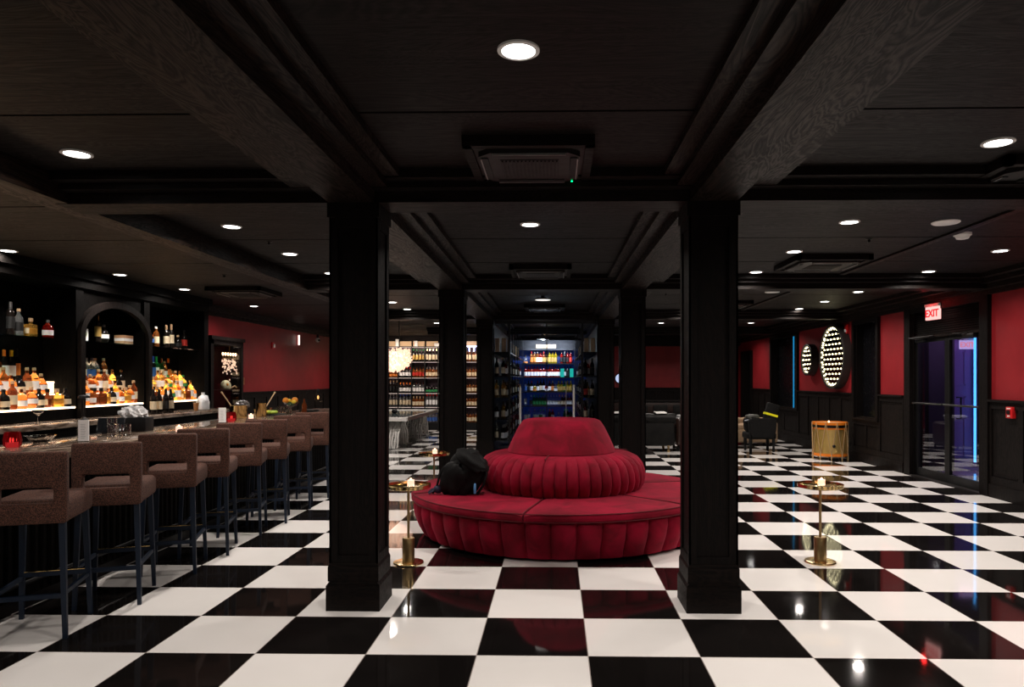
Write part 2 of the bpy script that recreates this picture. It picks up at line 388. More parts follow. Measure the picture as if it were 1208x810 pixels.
# crown mouldings of the outer walls
for i, (nm, s, xw) in enumerate((('trim_9', -1, XR), ('trim_10', 1, XL))):
    pr = [(0, 2.60), (.05, 2.60), (.05, 2.66), (.13, 2.66), (.13, 2.72), (.22, 2.72), (.22, 2.775), (.32, 2.775), (.32, ZC+.003), (0, ZC+.003)]
    if s > 0: pr = [(0, 2.66), (.06, 2.66), (.06, 2.72), (.14, 2.72), (.14, ZC+.003), (0, ZC+.003)]
    struct(nm, MB().prism([(xw+s*a, z) for a, z in pr], 'y', YB if s < 0 else 11.7, YF), W_y)
struct('trim_11', MB().prism([(3.535, 2.81), (3.61, 2.81), (3.61, ZC+.002), (3.535, ZC+.002)], 'y', 4.95, 9.1), W_y)
struct('trim_12', MB().prism([(3.50, 2.81), (3.575, 2.81), (3.575, ZC+.002), (3.50, ZC+.002)], 'y', 9.45, 13.6), W_y)

# right wall with real openings.  door 9.40..11.05, recessed windows
DY0, DY1, DZ = 9.42, 11.25, 2.56
WIN = [(12.45, 13.35, .80, 2.56), (16.55, 18.45, .80, 2.56)]
segs = [(YB, DY0), (DY1, WIN[0][0]), (WIN[0][1], WIN[1][0]), (WIN[1][1], 20.4), (21.35, YF)]
mb = MB()
for a, b in segs: mb.box(XR, XR+.22, a, b, 0, ZC)
mb.box(XR, XR+.22, DY0, DY1, DZ, ZC)
for a, b, z0, z1 in WIN: mb.box(XR, XR+.22, a, b, 0, z0); mb.box(XR, XR+.22, a, b, z1, ZC)
mb.box(XR, XR+.22, 20.4, 21.35, 2.30, ZC)
struct('wall_right', mb, M_red)
def wainscot(name, a, b, X, s, z1=1.25, n=None, axis='y', M=W_zr, cap=True):
    """panelling on a wall in the plane x=X (s = direction into the room) or y=X"""
    n = n or max(1, round((b-a)/.62)); mb = MB()
    def bx(p0, p1, d0, d1, z0, zz):
        lo, hi = sorted((X+s*d0, X+s*d1))
        if axis == 'y': mb.box(lo, hi, p0, p1, z0, zz)
        else: mb.box(p0, p1, lo, hi, z0, zz)
    bx(a, b, 0, .012, 0, z1)                       # backing
    bx(a, b, 0, .045, 0, .17); bx(a, b, 0, .03, .17, .20)
    bx(a, b, 0, .03, .20, .27); bx(a, b, 0, .03, z1-.12, z1-.03)
    if cap: bx(a-.0, b+.0, 0, .06, z1-.03, z1)
    w = (b-a)/n
    for k in range(n+1):
        c = a+w*k; p0 = max(a, c-.045); p1 = min(b, c+.045); bx(p0, p1, 0, .03, .27, z1-.12)
    for k in range(n):                             # inner bead of each panel
        p0 = a+w*k+.07; p1 = a+w*(k+1)-.07
        bx(p0, p1, 0, .02, .285, .30); bx(p0, p1, 0, .02, z1-.15, z1-.135)
    return struct(name, mb, M)
tn = 13
for a, b in [(YB, 9.24), (11.5, 12.36), (13.44, 16.46), (18.54, 20.3)]:
    wainscot('trim_%d' % tn, a, b, XR, -1); tn += 1
for a, b, z0, z1 in WIN: wainscot('trim_%d' % tn, a-.09, b+.09, XR, -1, z0, 2, cap=True); tn += 1
# upright casings at openings
def casing(y0, y1, z0, z1, w=.09):
    global tn
    mb = MB().box(XR-.055, XR+.02, y0-w, y0, z0, z1+.03); mb.box(XR-.055, XR+.02, y1, y1+w, z0, z1+.03); mb.box(XR-.05, XR+.02, y0, y1, z1-.04, z1+.03)
    o = struct('trim_%d' % tn, mb, W_z); tn += 1; return o
for a, b, z0, z1 in WIN: casing(a, b, z0, z1)
casing(DY0, DY1, 0, 2.57, .18)
casing(20.4, 21.35, 0, 2.30, .09)
for a, b, z0, z1 in WIN + [(20.4, 21.35, 0, 2.30)]:
    mb = MB().box(XR-.001, XR+.225, a, a+.02, z0, z1).box(XR-.001, XR+.225, b-.02, b, z0, z1).box(XR-.001, XR+.225, a+.02, b-.02, z1-.02, z1); struct('trim_%d' % tn, mb, W_z); tn += 1
struct('trim_%d' % tn, MB().box(XR-.001, XR+.23, DY1-.03, DY1+.005, 0, DZ).box(XR-.001, XR+.23, DY0-.005, DY0+.02, 0, DZ), W_z); tn += 1
for k, (a, b, z0, z1) in enumerate(WIN):
    mb = MB().box(XR+.12, XR+.16, a, b, z0, z1); o = struct('window_%d' % (k+1), mb, plain('blacked_out_pane', (.003,.003,.004), .25))
    mb = MB().box(XR-.0, XR+.12, a, b, z0-.001, z0+.02); p = mb.build('window_sill', W_y, o)
mb = MB().box(XR+.15, XR+.2, 20.4, 21.35, 0, 2.3); o = struct('door_3', mb, M_black)
MB().box(XR+.10, XR+.145, 20.75, 20.95, 1.35, 2.15).build('door_window', plain('lit_tan_pane', (.5,.33,.18), .5, emis=(1,.6,.3), es=.35), o)
MB().box(XR+.10, XR+.145, 20.75, 20.95, .3, 1.28).build('door_panel', M_leatherb, o)

# left wall, back wall, wall behind the camera
struct('wall_left', MB().box(XL-.2, XL, YB, YF, 0, ZC), M_redL)
wainscot('trim_%d' % tn, 13.35, YF, XL, 1); tn += 1
struct('wall_back', MB().box(XL-.2, XR+.2, YF, YF+.2, 0, ZC), M_red)
wainscot('trim_%d' % tn, 1.25, XR-.05, YF, -1, 1.25, 7, axis='x'); tn += 1
struct('wall_front', MB().box(XL-.2, XR+.2, YB-.2, YB, 0, ZC), W_z)
# back wall soffit
struct('trim_%d' % tn, MB().box(XL, XR, YF-.35, YF-.002, 2.52, ZC), W_x); tn += 1

# ------------------------------------------------------------------ columns
def column(x, y, label, w=.293):
    t = thing('column', label, 'column', (x, y, 0), 0, 'black wooden columns in two rows')
    h = w/2
    mb = MB().box(-h, h, -h, h, .30, 2.58)
    # raised stiles leave a sunk panel on every face
    e = .012; st = .045
    for a in range(4):
        M = Matrix.Rotation(a*PI/2, 4, 'Z')
        mb.box(-h-e, -h+st, -h-e, -h, .30, 2.57, 0, M); mb.box(h-st, h+e, -h-e, -h, .30, 2.57, 0, M)
        mb.box(-h+st, h-st, -h-e, -h, .30, .36, 0, M); mb.box(-h+st, h-st, -h-e, -h, 2.50, 2.57, 0, M)
    mb.build('shaft', W_z, t)
    b = .176
    mb = MB().box(-b, b, -b, b, 0, .165); mb.prism([(-b, .165), (b, .165), (b-.02, .19), (-b+.02, .19)], 'y', -b+.006, b-.006)
    q = h+.02; mb.box(-q, q, -q, q, .19, .285); mb.prism([(-q, .285), (q, .285), (h+.008, .31), (-h-.008, .31)], 'y', -q+.004, q-.004)
    mb.build('plinth', W_x, t)
    q = h+.024; MB().box(-q, q, -q, q, 2.565, 2.66).build('capital', W_z, t)
    return t
cols = []
nm = ['nearest black column left of the round red sofa', 'nearest black column right of the round red sofa',
      'black column behind the sofa, left row, second from camera', 'black column behind the sofa, right row, second from camera',
      'black column at the left front corner of the glass wine room', 'black column at the right front corner of the glass wine room']
k = 0
for y in CY[:3]:
    for cx in (cxl, cxr):
        w = .293
        yc = y + .155
        x = cx + SK*yc + (.01 if cx < 0 else -.0)
        column(x, yc, nm[k], w); k += 1

# ------------------------------------------------------------------ round velvet sofa
SX, SY = .055, 7.2
sofa = thing('round_sofa', 'round tufted crimson velvet banquette sofa with tall cone centre between the columns', 'sofa', (SX, SY, 0))
def channel_lathe(prof, N, depth, per=14, sharp=.45):
    mb = MB(); n = N*per; vs = []; fs = []
    for (r, z, k) in prof:
        for i in range(n):
            a = 2*PI*i/n; t = abs(math.sin(N*a/2)) ** sharp
            rr = r - depth*k*(1-t); vs.append((rr*math.cos(a), rr*math.sin(a), z))
    for q in range(len(prof)-1):
        for i in range(n):
            j = (i+1) % n; fs.append((q*n+i, q*n+j, (q+1)*n+j, (q+1)*n+i))
    return mb.add(vs, fs, 0, True)
base = channel_lathe([(1.33,.02,0), (1.385,.03,.4), (1.42,.08,1), (1.46,.18,1), (1.478,.27,1), (1.47,.33,.8), (1.44,.355,.3), (1.2,.36,0)], 42, .06)
o = base.build('base', M_velvet, sofa); o.rotation_euler.z = R(-90-12.5)
MB().cyl(0, 0, 0, .04, 1.30, 64).build('plinth', M_black, sofa)
# six cushion segments
def seat_seg(a0, a1):
    mb = MB(); na = 28
    prof = [(.72,.345),(1.47,.345),(1.485,.352),(1.497,.37),(1.498,.392),(1.488,.41),(1.465,.421),(1.42,.427),(1.2,.431),(.95,.432),(.72,.432)]
    vs = []; fs = []; n = len(prof)
    for i in range(na+1):
        t = i/na; a = a0+(a1-a0)*t
        e = min(t, 1-t)*na; drop = 0 if e > 2 else (.012*(1-e/2)**2)
        for (r, z) in prof:
            zz = z - (drop*1.3 if z > .36 else 0); vs.append((r*math.cos(a), r*math.sin(a), zz))
    for i in range(na):
        for k in range(n):
            k2 = (k+1) % n; fs.append((i*n+k, (i+1)*n+k, (i+1)*n+k2, i*n+k2))
    fs.append(tuple(range(n))); fs.append(tuple(reversed(range(na*n, (na+1)*n))))
    mb.add(vs, fs, 0, True)
    return mb
a_front = R(-90)
for k in range(6):
    a0 = a_front + R(-12.5+60*k+.25); a1 = a0 + R(59.5)
    c = seat_seg(a0, a1).build('seat_cushion', M_velvet, sofa)
    pts = [(1.488*math.cos(a0+(a1-a0)*i/30), 1.488*math.sin(a0+(a1-a0)*i/30), .416) for i in range(31)]
    pts += [(r*math.cos(a1), r*math.sin(a1), .425) for r in (1.3, 1.0, .8)]
    MB().tube(pts, .0045, 6).build('piping', M_seam, c)
    pts = [(1.492*math.cos(a0+(a1-a0)*i/30), 1.492*math.sin(a0+(a1-a0)*i/30), .352) for i in range(31)]
    MB().tube(pts, .0045, 6).build('piping', M_seam, c)
back = channel_lathe([(.74,.42,.2), (.795,.43,.8), (.83,.47,1), (.845,.54,1), (.84,.61,1), (.815,.68,1), (.77,.735,.9), (.70,.768,.6), (.62,.782,.25), (.5,.785,0)], 46, .042)
o = back.build('backrest', M_velvet, sofa); o.rotation_euler.z = R(-90-12.5)
cone = MB().lathe([(.50,.76),(.535,.772),(.545,.79),(.535,.82),(.49,.92),(.44,1.02),(.405,1.075),(.385,1.095),(.35,1.108),(.2,1.115),(0,1.117)], 72)
cone.build('centre_cone', M_velvet, sofa)
for a in (-102.5, 17.5, 137.5):
    a = R(a); MB().tube([(r*math.cos(a), r*math.sin(a), z) for r, z in ((.72,.772),(.6,.79),(.545,.795))], .005, 6).build('piping', M_seam, sofa)

# backpack leaning on the seat
bp = thing('backpack', 'black nylon backpack slumped on the left seat of the red sofa', 'bag', (-.87, 6.68, .43), R(-14))
def lump(d):
    return 1+.05*math.sin(7*d.x+3*d.z)+.04*math.sin(9*d.y-5*d.z)+.03*math.sin(17*d.x-11*d.z)
Mt = Matrix.Translation((.02, .0, .185)) @ Matrix.Rotation(R(28), 4, 'Y')
def sq(p):
    def f(d):
        m = (abs(d.x)**p+abs(d.y)**p+abs(d.z)**p)**(-1/p); return m*lump(d)
    return f
MB().ball((0,0,0), .17, .135, .235, 48, 30, 0, Mt, sq(2.8)).build('main_compartment', M_nylon, bp)
Mp = Matrix.Translation((-.055, -.095, .15)) @ Matrix.Rotation(R(28), 4, 'Y') @ Matrix.Rotation(R(6), 4, 'X')
MB().ball((0,0,0), .125, .07, .165, 36, 24, 0, Mp, sq(3)).build('front_pocket', M_nylon, bp)
Mq = Matrix.Translation((.10, -.045, .315)) @ Matrix.Rotation(R(34), 4, 'Y')
MB().ball((0,0,0), .165, .12, .065, 36, 20, 0, Mq, sq(2.6)).build('top_flap', M_nylon, bp)
MB().tube([(-.10,-.10,.30),(-.16,-.11,.25),(-.20,-.12,.16),(-.22,-.12,.08),(-.26,-.13,.012)], .011, 8).build('strap', M_nylon, bp)
MB().tube([(.03,.0,.36),(.06,.0,.41),(.12,.0,.405),(.14,.0,.36)], .009, 8).build('carry_handle', M_nylon, bp)
MB().tube([(.22,-.03,.28),(.245,-.05,.2),(.22,-.06,.1),(.16,-.07,.012)], .013, 8).build('shoulder_strap', M_nylon, bp)
m = MB()
for q in range(4): m.tube([(-.20,-.10,.07),(-.24-.02*q,-.13+.02*q,.04),(-.29-.015*q,-.15+.03*q,.008)], .006, 6)
m.ball((-.215,-.11,.05), .045, .035, .04, 14, 9)
m.build('webbing', M_navynylon, bp)
MB().ball((.155,-.145,.30), .009).build('buckle', M_chrome, bp)
mb = MB().rbox(.145,.165,-.13,-.10,.02,.12,.008,2); mb.build('tag', plain('blue_bag_tag', (.10,.28,.55), .5), bp)

# ------------------------------------------------------------------ brass side tables
def side_table(x, y, label):
    t = thing('side_table', label, 'side table', (x, y, 0), 0, 'slim round brass drink tables')
    MB().lathe([(.122,0),(.125,.006),(.122,.014),(.05,.018),(0,.018)], 48).build('base', M_brass, t)
    MB().lathe([(.050,.016),(.050,.205),(.047,.21),(0,.21)], 32).build('weight_cylinder', M_brassd, t)
    MB().cyl(0, 0, .205, .62, .0105, 16).build('pole', M_brassd, t)
    MB().lathe([(0,.615),(.168,.615),(.180,.622),(.182,.648),(.178,.650),(.174,.630),(.165,.624),(0,.624)], 56).build('tray', M_brass, t)
    return t
def votive(x, y, z, label, group='small clear votive candles'):
    t = thing('votive_candle', label, 'candle', (x, y, z), 0, group)
    MB().lathe([(.026,0),(.031,.004),(.034,.07),(.031,.07),(.028,.010),(0,.010)], 24).build('holder', M_tglass, t)
    MB().cyl(0, 0, .011, .058, .029, 20).build('wax', M_wax, t)
    MB().ball((0,0,.062), .010, .010, .012, 10, 7).build('flame', M_flame, t)
    return t
side_table(-1.21, 5.80, 'brass pedestal drink table at the left front of the red sofa')
side_table(-1.43, 8.30, 'brass pedestal drink table behind the red sofa, beyond the backpack')
side_table(2.18, 5.90, 'brass pedestal drink table alone on the open floor at right')
votive(-1.19, 5.80, .625, 'lit votive candle on the brass table left of the red sofa')
votive(-1.42, 8.30, .625, 'lit votive candle on the brass table behind the sofa')
votive(2.19, 5.90, .625, 'lit votive candle on the brass table at right')

# ------------------------------------------------------------------ bar
BX0, BX1, BZ = -4.08, -3.32, 1.02
bar = thing('bar_counter', 'long black bar with brown marble top behind the tweed stools', 'bar counter', (0, 0, 0))
MB().rbox(BX0, BX1, 2.6, 11.8, BZ-.05, BZ, .012, 2).build('marble_top', M_marble, bar)
mb = MB().box(-3.98, -3.45, 2.7, 11.7, .10, BZ-.05)
k = 2.72
while k < 11.68:
    mb.prism([(-3.45, k), (-3.43, k+.012), (-3.43, k+.036), (-3.45, k+.048)], 'z', .12, BZ-.10); k += .075
mb.build('fluted_front', W_bar, bar)
MB().box(-3.95, -3.50, 2.75, 11.65, 0, .10).build('toe_kick', M_black, bar)
mb = MB().tube([(-3.41, 2.8, .20), (-3.41, 11.6, .20)], .015, 8)
for y in (3.2, 4.7, 6.2, 7.7, 9.2, 10.7): mb.tube([(-3.45, y, .20), (-3.41, y, .20)], .01, 6)
mb.build('foot_rail', M_blackm, bar)

# stools
def make_stool(label):
    t = thing('bar_stool', label, 'bar stool', (0,0,0), 0, 'brown tweed bar stools along the bar')
    w = .203
    mb = MB().rbox(-w, w, -.24, .25, .67, .812, .035, 4); mb.build('seat', M_tweed, t)
    # back panel with the slot: bevelled frame
    bm = bmesh.new()
    def ring(y, z0, z1, zi0, zi1):
        o = [bm.verts.new(p) for p in ((-w,y,z0),(w,y,z0),(w,y,z1),(-w,y,z1))]
        i = [bm.verts.new(p) for p in ((-w+.068,y,zi0),(w-.068,y,zi0),(w-.068,y,zi1),(-w+.068,y,zi1))]
        return o, i
    o1, i1 = ring(-.265, .675, 1.09, .795, .882); o2, i2 = ring(-.20, .675, 1.09, .795, .882)
    for a in range(4):
        b = (a+1) % 4
        bm.faces.new((o1[a], o1[b], i1[b], i1[a])); bm.faces.new((o2[b], o2[a], i2[a], i2[b]))
        bm.faces.new((o1[b], o1[a], o2[a], o2[b])); bm.faces.new((i1[a], i1[b], i2[b], i2[a]))
    bmesh.ops.bevel(bm, geom=bm.edges[:], offset=.015, segments=3, profile=.5, affect='EDGES', clamp_overlap=True)
    mb = MB(); mb.frombm(bm); bm.free(); mb.build('backrest', M_tweed, t)
    def leg(sx, sy):
        tx, ty = sx*.170, (.19 if sy > 0 else -.215); bx_, by_ = sx*.190, (.225 if sy > 0 else -.235)
        mb = MB(); a, b = .017, .012
        vs = [(bx_+p*b, by_+q*b, 0) for p, q in ((-1,-1),(1,-1),(1,1),(-1,1))] + [(tx+p*a, ty+q*a, .675) for p, q in ((-1,-1),(1,-1),(1,1),(-1,1))]
        mb.add(vs, [(3,2,1,0),(4,5,6,7),(0,1,5,4),(1,2,6,5),(2,3,7,6),(3,0,4,7)]); return mb
    for sx in (-1, 1):
        for sy in (-1, 1): leg(sx, sy).build('leg', M_blue, t)
    fr = MB().box(-.18, .18, .20, .225, .265, .295).build('front_footrest', M_blue, t)
    MB().box(-.175, .175, .198, .227, .295, .300).build('brass_strip', M_brass, fr)
    MB().box(-.18, .18, -.235, -.215, .235, .262).build('rear_stretcher', M_blue, t)
    for sx in (-1, 1): MB().box(sx*.182-.009, sx*.182+.009, -.22, .21, .250, .275).build('side_stretcher', M_blue, t)
    return t
lab = ['brown tweed bar stool nearest the camera, cut by the left picture edge', 'brown tweed bar stool, second nearest to the camera', 'brown tweed bar stool, third from the camera',
       'brown tweed bar stool, fourth from the camera', 'brown tweed bar stool, fifth from the camera', 'brown tweed bar stool, sixth from the camera', 'brown tweed bar stool, seventh from the camera',
       'brown tweed bar stool farthest down the bar, beside the near left column']
foot = [(-2.86,4.08,18),(-2.79,4.70,19),(-2.80,5.45,17),(-2.81,6.02,16),(-2.85,6.79,16),(-2.83,7.38,17),(-2.86,8.19,16),(-2.89,8.95,16)]
st = None
for (fx, fy, a), lb in zip(foot, lab):
    r = R(a); c, s = math.cos(r), math.sin(r); px, py = .190, -.235
    loc = (fx-(px*c-py*s), fy-(px*s+py*c), 0)
    if st is None: st = make_stool(lb); st.location = loc; st.rotation_euler.z = r
    else: dup(st, loc, r, lb)

# ------------------------------------------------------------------ back bar cabinet
CXF, CXB = -5.80, -6.23
bb = thing('back_bar_cabinet', 'tall black back bar cabinet with central arch and lit bottle shelves', 'cabinet', (0,0,0))
bays = [(6.2, 8.45), (8.62, 9.86), (10.03, 11.52)]
mb = MB().box(CXB, CXB+.03, 6.0, 11.67, 1.03, ZC)                         # back
mb.box(CXB, CXF, 6.0, 6.15, 1.03, ZC); mb.box(CXB, CXF-.0, 8.46, 8.60, 1.03, 2.62); mb.box(CXB, CXF, 9.88, 10.02, 1.03, 2.62)
mb.box(CXB, CXF+.03, 11.53, 11.67, 0, 2.64)
mb.build('carcass', W_bar, bb)
mb = MB().box(CXB, CXF+.04, 6.0, 11.67, 2.62, 2.72); mb.box(CXB, CXF+.09, 6.0, 11.69, 2.72, ZC)
mb.build('cornice', W_bar, bb)
# arch surround: band swept over a half ellipse, plus the spandrel board behind
def arch(mb, yc, a, b, z0, zs, w, x0, x1):
    n = 28; pts = [(yc-a, z0)] + [(yc-a*math.cos(PI*i/n), zs+b*math.sin(PI*i/n)) for i in range(n+1)] + [(yc+a, z0)]
    inn = [(yc-a+w, z0)] + [(yc-(a-w)*math.cos(PI*i/n), zs+(b-w)*math.sin(PI*i/n)) for i in range(n+1)] + [(yc+a-w, z0)]
    N = len(pts); vs = []; fs = []
    for x in (x0, x1):
        vs += [(x, p, q) for p, q in pts] + [(x, p, q) for p, q in inn]
    for i in range(N-1):
        fs += [(i, i+1, N+i+1, N+i), (2*N+i, 3*N+i, 3*N+i+1, 2*N+i+1), (i, 2*N+i, 2*N+i+1, i+1), (N+i, N+i+1, 3*N+i+1, 3*N+i)]
    mb.add(vs, fs)
mb = MB(); arch(mb, 9.24, .76, .47, 1.04, 2.05, .085, CXF-.02, CXF+.05); mb.build('arch', W_zr, bb)
mb = MB(); n = 28; vs = []; fs = []
for i in range(n+1):
    a = PI*i/n; y = 9.24-.70*math.cos(a); vs += [(CXF-.03, y, 2.05+.41*math.sin(a)), (CXF-.03, y, 2.62)]
for i in range(n): fs.append((2*i, 2*i+2, 2*i+3, 2*i+1))
mb.add(vs, fs); mb.add([(v[0]-.02, v[1], v[2]) for v in vs], fs); mb.build('spandrel_board', W_bar, bb)
for (a, b) in bays:
    s = MB().box(CXB+.03, CXF-.05, a, b, 1.978, 1.990).build('glass_shelf', thin_glass('shelf_glass', (.55,.75,.72), .05, .05), bb)
# lit tiers
TX = [(-5.93, -5.80), (-6.06, -5.93), (-6.20, -6.06)]; TZ = [1.18, 1.33, 1.48]
for (a, b) in bays:
    for (x0, x1), z in zip(TX, TZ):
        s = MB().box(x0, x1, a, b, z-.02, z).build('lit_tier', M_bar_led, bb)
        s = MB().box(x0, x1-.004, a, b, z-.14, z-.02).build('tier_riser', W_bar if z < 1.2 else M_bar_led2, bb)
bc = thing('back_counter', 'back bar counter with marble edge below the lit bottle shelves', 'counter', (0,0,0))
MB().rbox(CXB+.0, -5.35, 4.5, 11.52, .975, 1.03, .012, 2).build('marble_top', M_marble, bc)
MB().box(CXB, -5.42, 4.55, 11.50, 0, .975).build('cupboards', W_bar, bc)
MB().box(-5.44, -5.40, 4.6, 11.4, .84, .87).build('steel_rail', M_steel, bc)

# ------------------------------------------------------------------ bottles
PROF = {'wine': [(.036,0),(.038,.01),(.038,.19),(.034,.215),(.018,.245),(.014,.26),(.014,.31)],
        'spirit': [(.040,0),(.042,.01),(.042,.165),(.036,.19),(.018,.215),(.015,.225),(.015,.27)],
        'squat': [(.048,0),(.052,.01),(.052,.10),(.045,.13),(.02,.15),(.016,.16),(.016,.19)],
        'tall': [(.034,0),(.036,.01),(.036,.22),(.028,.245),(.016,.26),(.014,.27),(.014,.33)],
        'round': [(.03,0),(.045,.015),(.058,.06),(.055,.11),(.035,.15),(.018,.165),(.016,.18),(.016,.21)],
        'square': None}
proto = {}
def bottle_parts(t, shape, g, lb, cp):
    if shape == 'square':
        MB().rbox(-.055,.055,-.038,.038,0,.13,.012,2).lathe([(.022,.125),(.016,.14),(.016,.16)],12).build('glass_body', BG[g], t)
        MB().rbox(-.057,.057,-.028,.028,.03,.09,.004,1).build('paper_label', LB[lb], t)
        MB().cyl(0,0,.158,.195,.021,12).build('stopper', CP[cp], t); return
    p = PROF[shape]
    MB().lathe(p, 16).build('glass_body', BG[g], t)
    r = p[2][0]; h = p[2][1]
    lz0, lz1 = (h*.30, h*.85) if shape != 'round' else (.05,.10)
    if shape == 'round': r = .0575
    MB().lathe([(r+.0012,lz0),(r+.0012,lz1)], 16, cap=False).build('paper_label', LB[lb], t)
    zt = p[-1][1]; rr = p[-1][0]
    MB().lathe([(rr+.002, zt-(.075 if shape in ('wine','tall') else .022)),(rr+.002,zt+.004),(rr-.002,zt+.008),(0,zt+.008)], 12).build('stopper', CP[cp], t)
def bottle(shape, g, lb, cp, loc, label, group, rz=0):  # big enough to show parts
    key = (shape, g, lb, cp)
    if key not in proto:
        t = thing('bottle', label, 'bottle', loc, rz, group); bottle_parts(t, *key); proto[key] = t
    else: t = dup(proto[key], loc, rz, label, group)
    t.scale = (1.12,)*3 if 'lit tier' in label else (1.08,)*3; return t
GN = {'amber':'amber','dark':'dark','clear':'clear','green':'green','red':'red','gold':'golden','blue':'blue','brown':'brown','yellow':'yellow'}
def desc(shape, g, lb, cp):
    sh = {'wine':'wine-shaped','spirit':'straight','squat':'squat','tall':'slim','round':'round','square':'square'}[shape]
    return '%s %s bottle, %s label, %s top' % (sh, GN[g], lb, cp)
rnd = random.Random(11)
bayname = ['left bay', 'arched bay', 'right bay']; tiern = ['front', 'middle', 'rear']
def fill(bay, tier, specs, y0, y1):
    n = len(specs); x = sum(TX[tier])/2; z = TZ[tier]
    for i, sp in enumerate(specs):
        y = y0+(y1-y0)*(i+.5)/n
        bottle(*sp, (x+rnd.uniform(-.012,.012), y, z), '%s, %s from left, %s lit tier, %s' % (desc(*sp), ORD[i], tiern[tier], bayname[bay]), 'bottles on the lit tiers of the back bar', rnd.uniform(-.4,.4)+PI/2)
A = ('spirit','amber','white','cork'); B_ = ('squat','dark','cream','black'); Cc = ('round','amber','white','cork'); D = ('square','brown','cream','black')
E_ = ('tall','green','white','green'); F_ = ('wine','dark','cream','red'); G_ = ('spirit','clear','blue','silver'); H_ = ('spirit','gold','white','gold'); I_ = ('square','gold','cream','cork')
J_ = ('wine','dark','white','orange'); K_ = ('wine','dark','white','yellow'); L_ = ('spirit','brown','cream','cork'); M_ = ('tall','dark','blue','blue'); N_ = ('squat','amber','white','gold'); O_ = ('round','gold','green','green')
fill(0, 0, [D,B_,L_,N_,Cc,B_,D,I_,B_], 7.2, 8.42)
fill(0, 1, [A,L_,Cc,A,N_,B_,L_,A,Cc], 7.2, 8.2)
fill(0, 2, [F_,L_,A,F_,L_,J_,K_,('tall','dark','orange','black')], 7.2, 8.0)
fill(1, 0, [A,N_,D,D,I_,B_,H_,N_,I_,Cc,L_], 8.66, 9.80)
fill(1, 1, [A,('spirit','clear','white','silver'),L_,Cc,N_,A,L_,Cc,H_,B_,('spirit','dark','cream','gold')], 8.66, 9.72)
fill(1, 2, [A,L_,('tall','dark','black','silver'),B_,L_,G_,G_,('spirit','clear','black','cork'),B_,A], 8.66, 9.55)
fill(2, 0, [H_,D,I_,N_,H_,O_,H_,A,I_,D,H_,N_], 10.06, 11.42)
fill(2, 1, [I_,A,H_,I_,H_,A,Cc,O_,H_,A,H_,O_], 10.06, 11.35)
fill(2, 2, [('tall','dark','white','black'),A,E_,('tall','gold','cream','yellow'),H_,M_,E_,('wine','green','cream','gold'),A,('wine','dark','orange','orange')], 10.06, 11.15)
# high glass shelf
top = [(7.30,('wine','dark','black','black')),(7.62,('tall','dark','black','silver')),(7.74,('spirit','clear','black','cork')),(7.92,I_),(8.19,('squat','red','white','silver')),
       (9.10,('tall','dark','gold','gold')),(9.22,('round','dark','white','silver')),
       (10.12,('spirit','brown','orange','silver')),(10.27,('round','dark','blue','silver')),(10.44,('spirit','amber','cream','white')),(10.72,('wine','dark','cream','cork')),(10.86,('tall','dark','cream','cork')),(11.05,('squat','dark','black','cork')),(11.24,('spirit','dark','red','black'))]
cnt = {}
for y, sp in top:
    b = 0 if y < 8.5 else 1 if y < 10 else 2; cnt[b] = cnt.get(b, 0)+1
    bottle(*sp, (-5.95, y, 1.990), '%s, %s from left, high glass shelf, %s' % (desc(*sp), ORD[cnt[b]-1], bayname[b]), 'bottles on the high glass shelf', PI/2)
t = thing('framed_card', 'small white card with a green motif on the high shelf under the arch', 'card', (-5.92, 8.80, 1.990), R(90))
MB().box(-.055,.055,-.008,.008,0,.155).build('card', M_paper, t)
MB().ball((0,-.0085,.09), .028, .001, .035, 12, 8).build('green_motif', plain('pale_green_print', (.35,.42,.25), .7), t)
cols3 = [('tan', M_box), ('white', M_paper), ('tan-spined', plain('orange_tan_cover', (.6,.33,.17), .6))]
for i in range(3):
    o = MB().box(-.10,.10,-.07,.07,0,.038).build('book', cols3[i][1]); o.location = (-5.93, 9.62, 1.990+.0395*i); o.rotation_euler.z = R(90)
    tag(o, '%s book lying flat under the arch, %s of its stack' % (cols3[i][0], ['bottom','middle','top'][i]), 'book', 'stack of books on the high shelf')
# dark wine bottles, jug and coffee on the back counter
for i, (y, lb) in enumerate(((9.62,'cream'),(9.76,'cream'),(9.93,'black'),(10.06,'cream'))):
    sp = ('wine','dark',lb,'black'); bottle(*sp, (-5.52+.0*i, y, 1.03), 'dark wine bottle standing on the back counter, %s from left of four' % ORD[i], 'wine bottles on the back counter', PI/2)
t = thing('milk_jug', 'white plastic gallon milk jug at the right end of the back counter', 'jug', (-5.46, 10.87, 1.03), R(60))
mb = MB().rbox(-.075,.075,-.075,.075,0,.15,.025,3); mb.lathe([(.085,.13),(.085,.16),(.06,.21),(.024,.235),(.022,.25)], 20); mb.build('body', M_milk, t)
MB().tube([(.03,0,.225),(.075,0,.215),(.082,0,.17),(.078,0,.12)], .012, 8).build('handle', M_milk, t)
MB().cyl(0,0,.25,.272,.026,16).build('cap', M_milk, t)
t = thing('iced_coffee', 'clear plastic cup of iced coffee beside the milk jug', 'drink', (-5.42, 10.58, 1.03))
MB().lathe([(.028,0.003),(.040,.12),(0,.12)], 20).build('coffee', M_coffee, t)
MB().lathe([(.030,0),(.044,.145),(.047,.15),(.030,.165),(0,.167)], 20).build('cup', M_tglass, t)

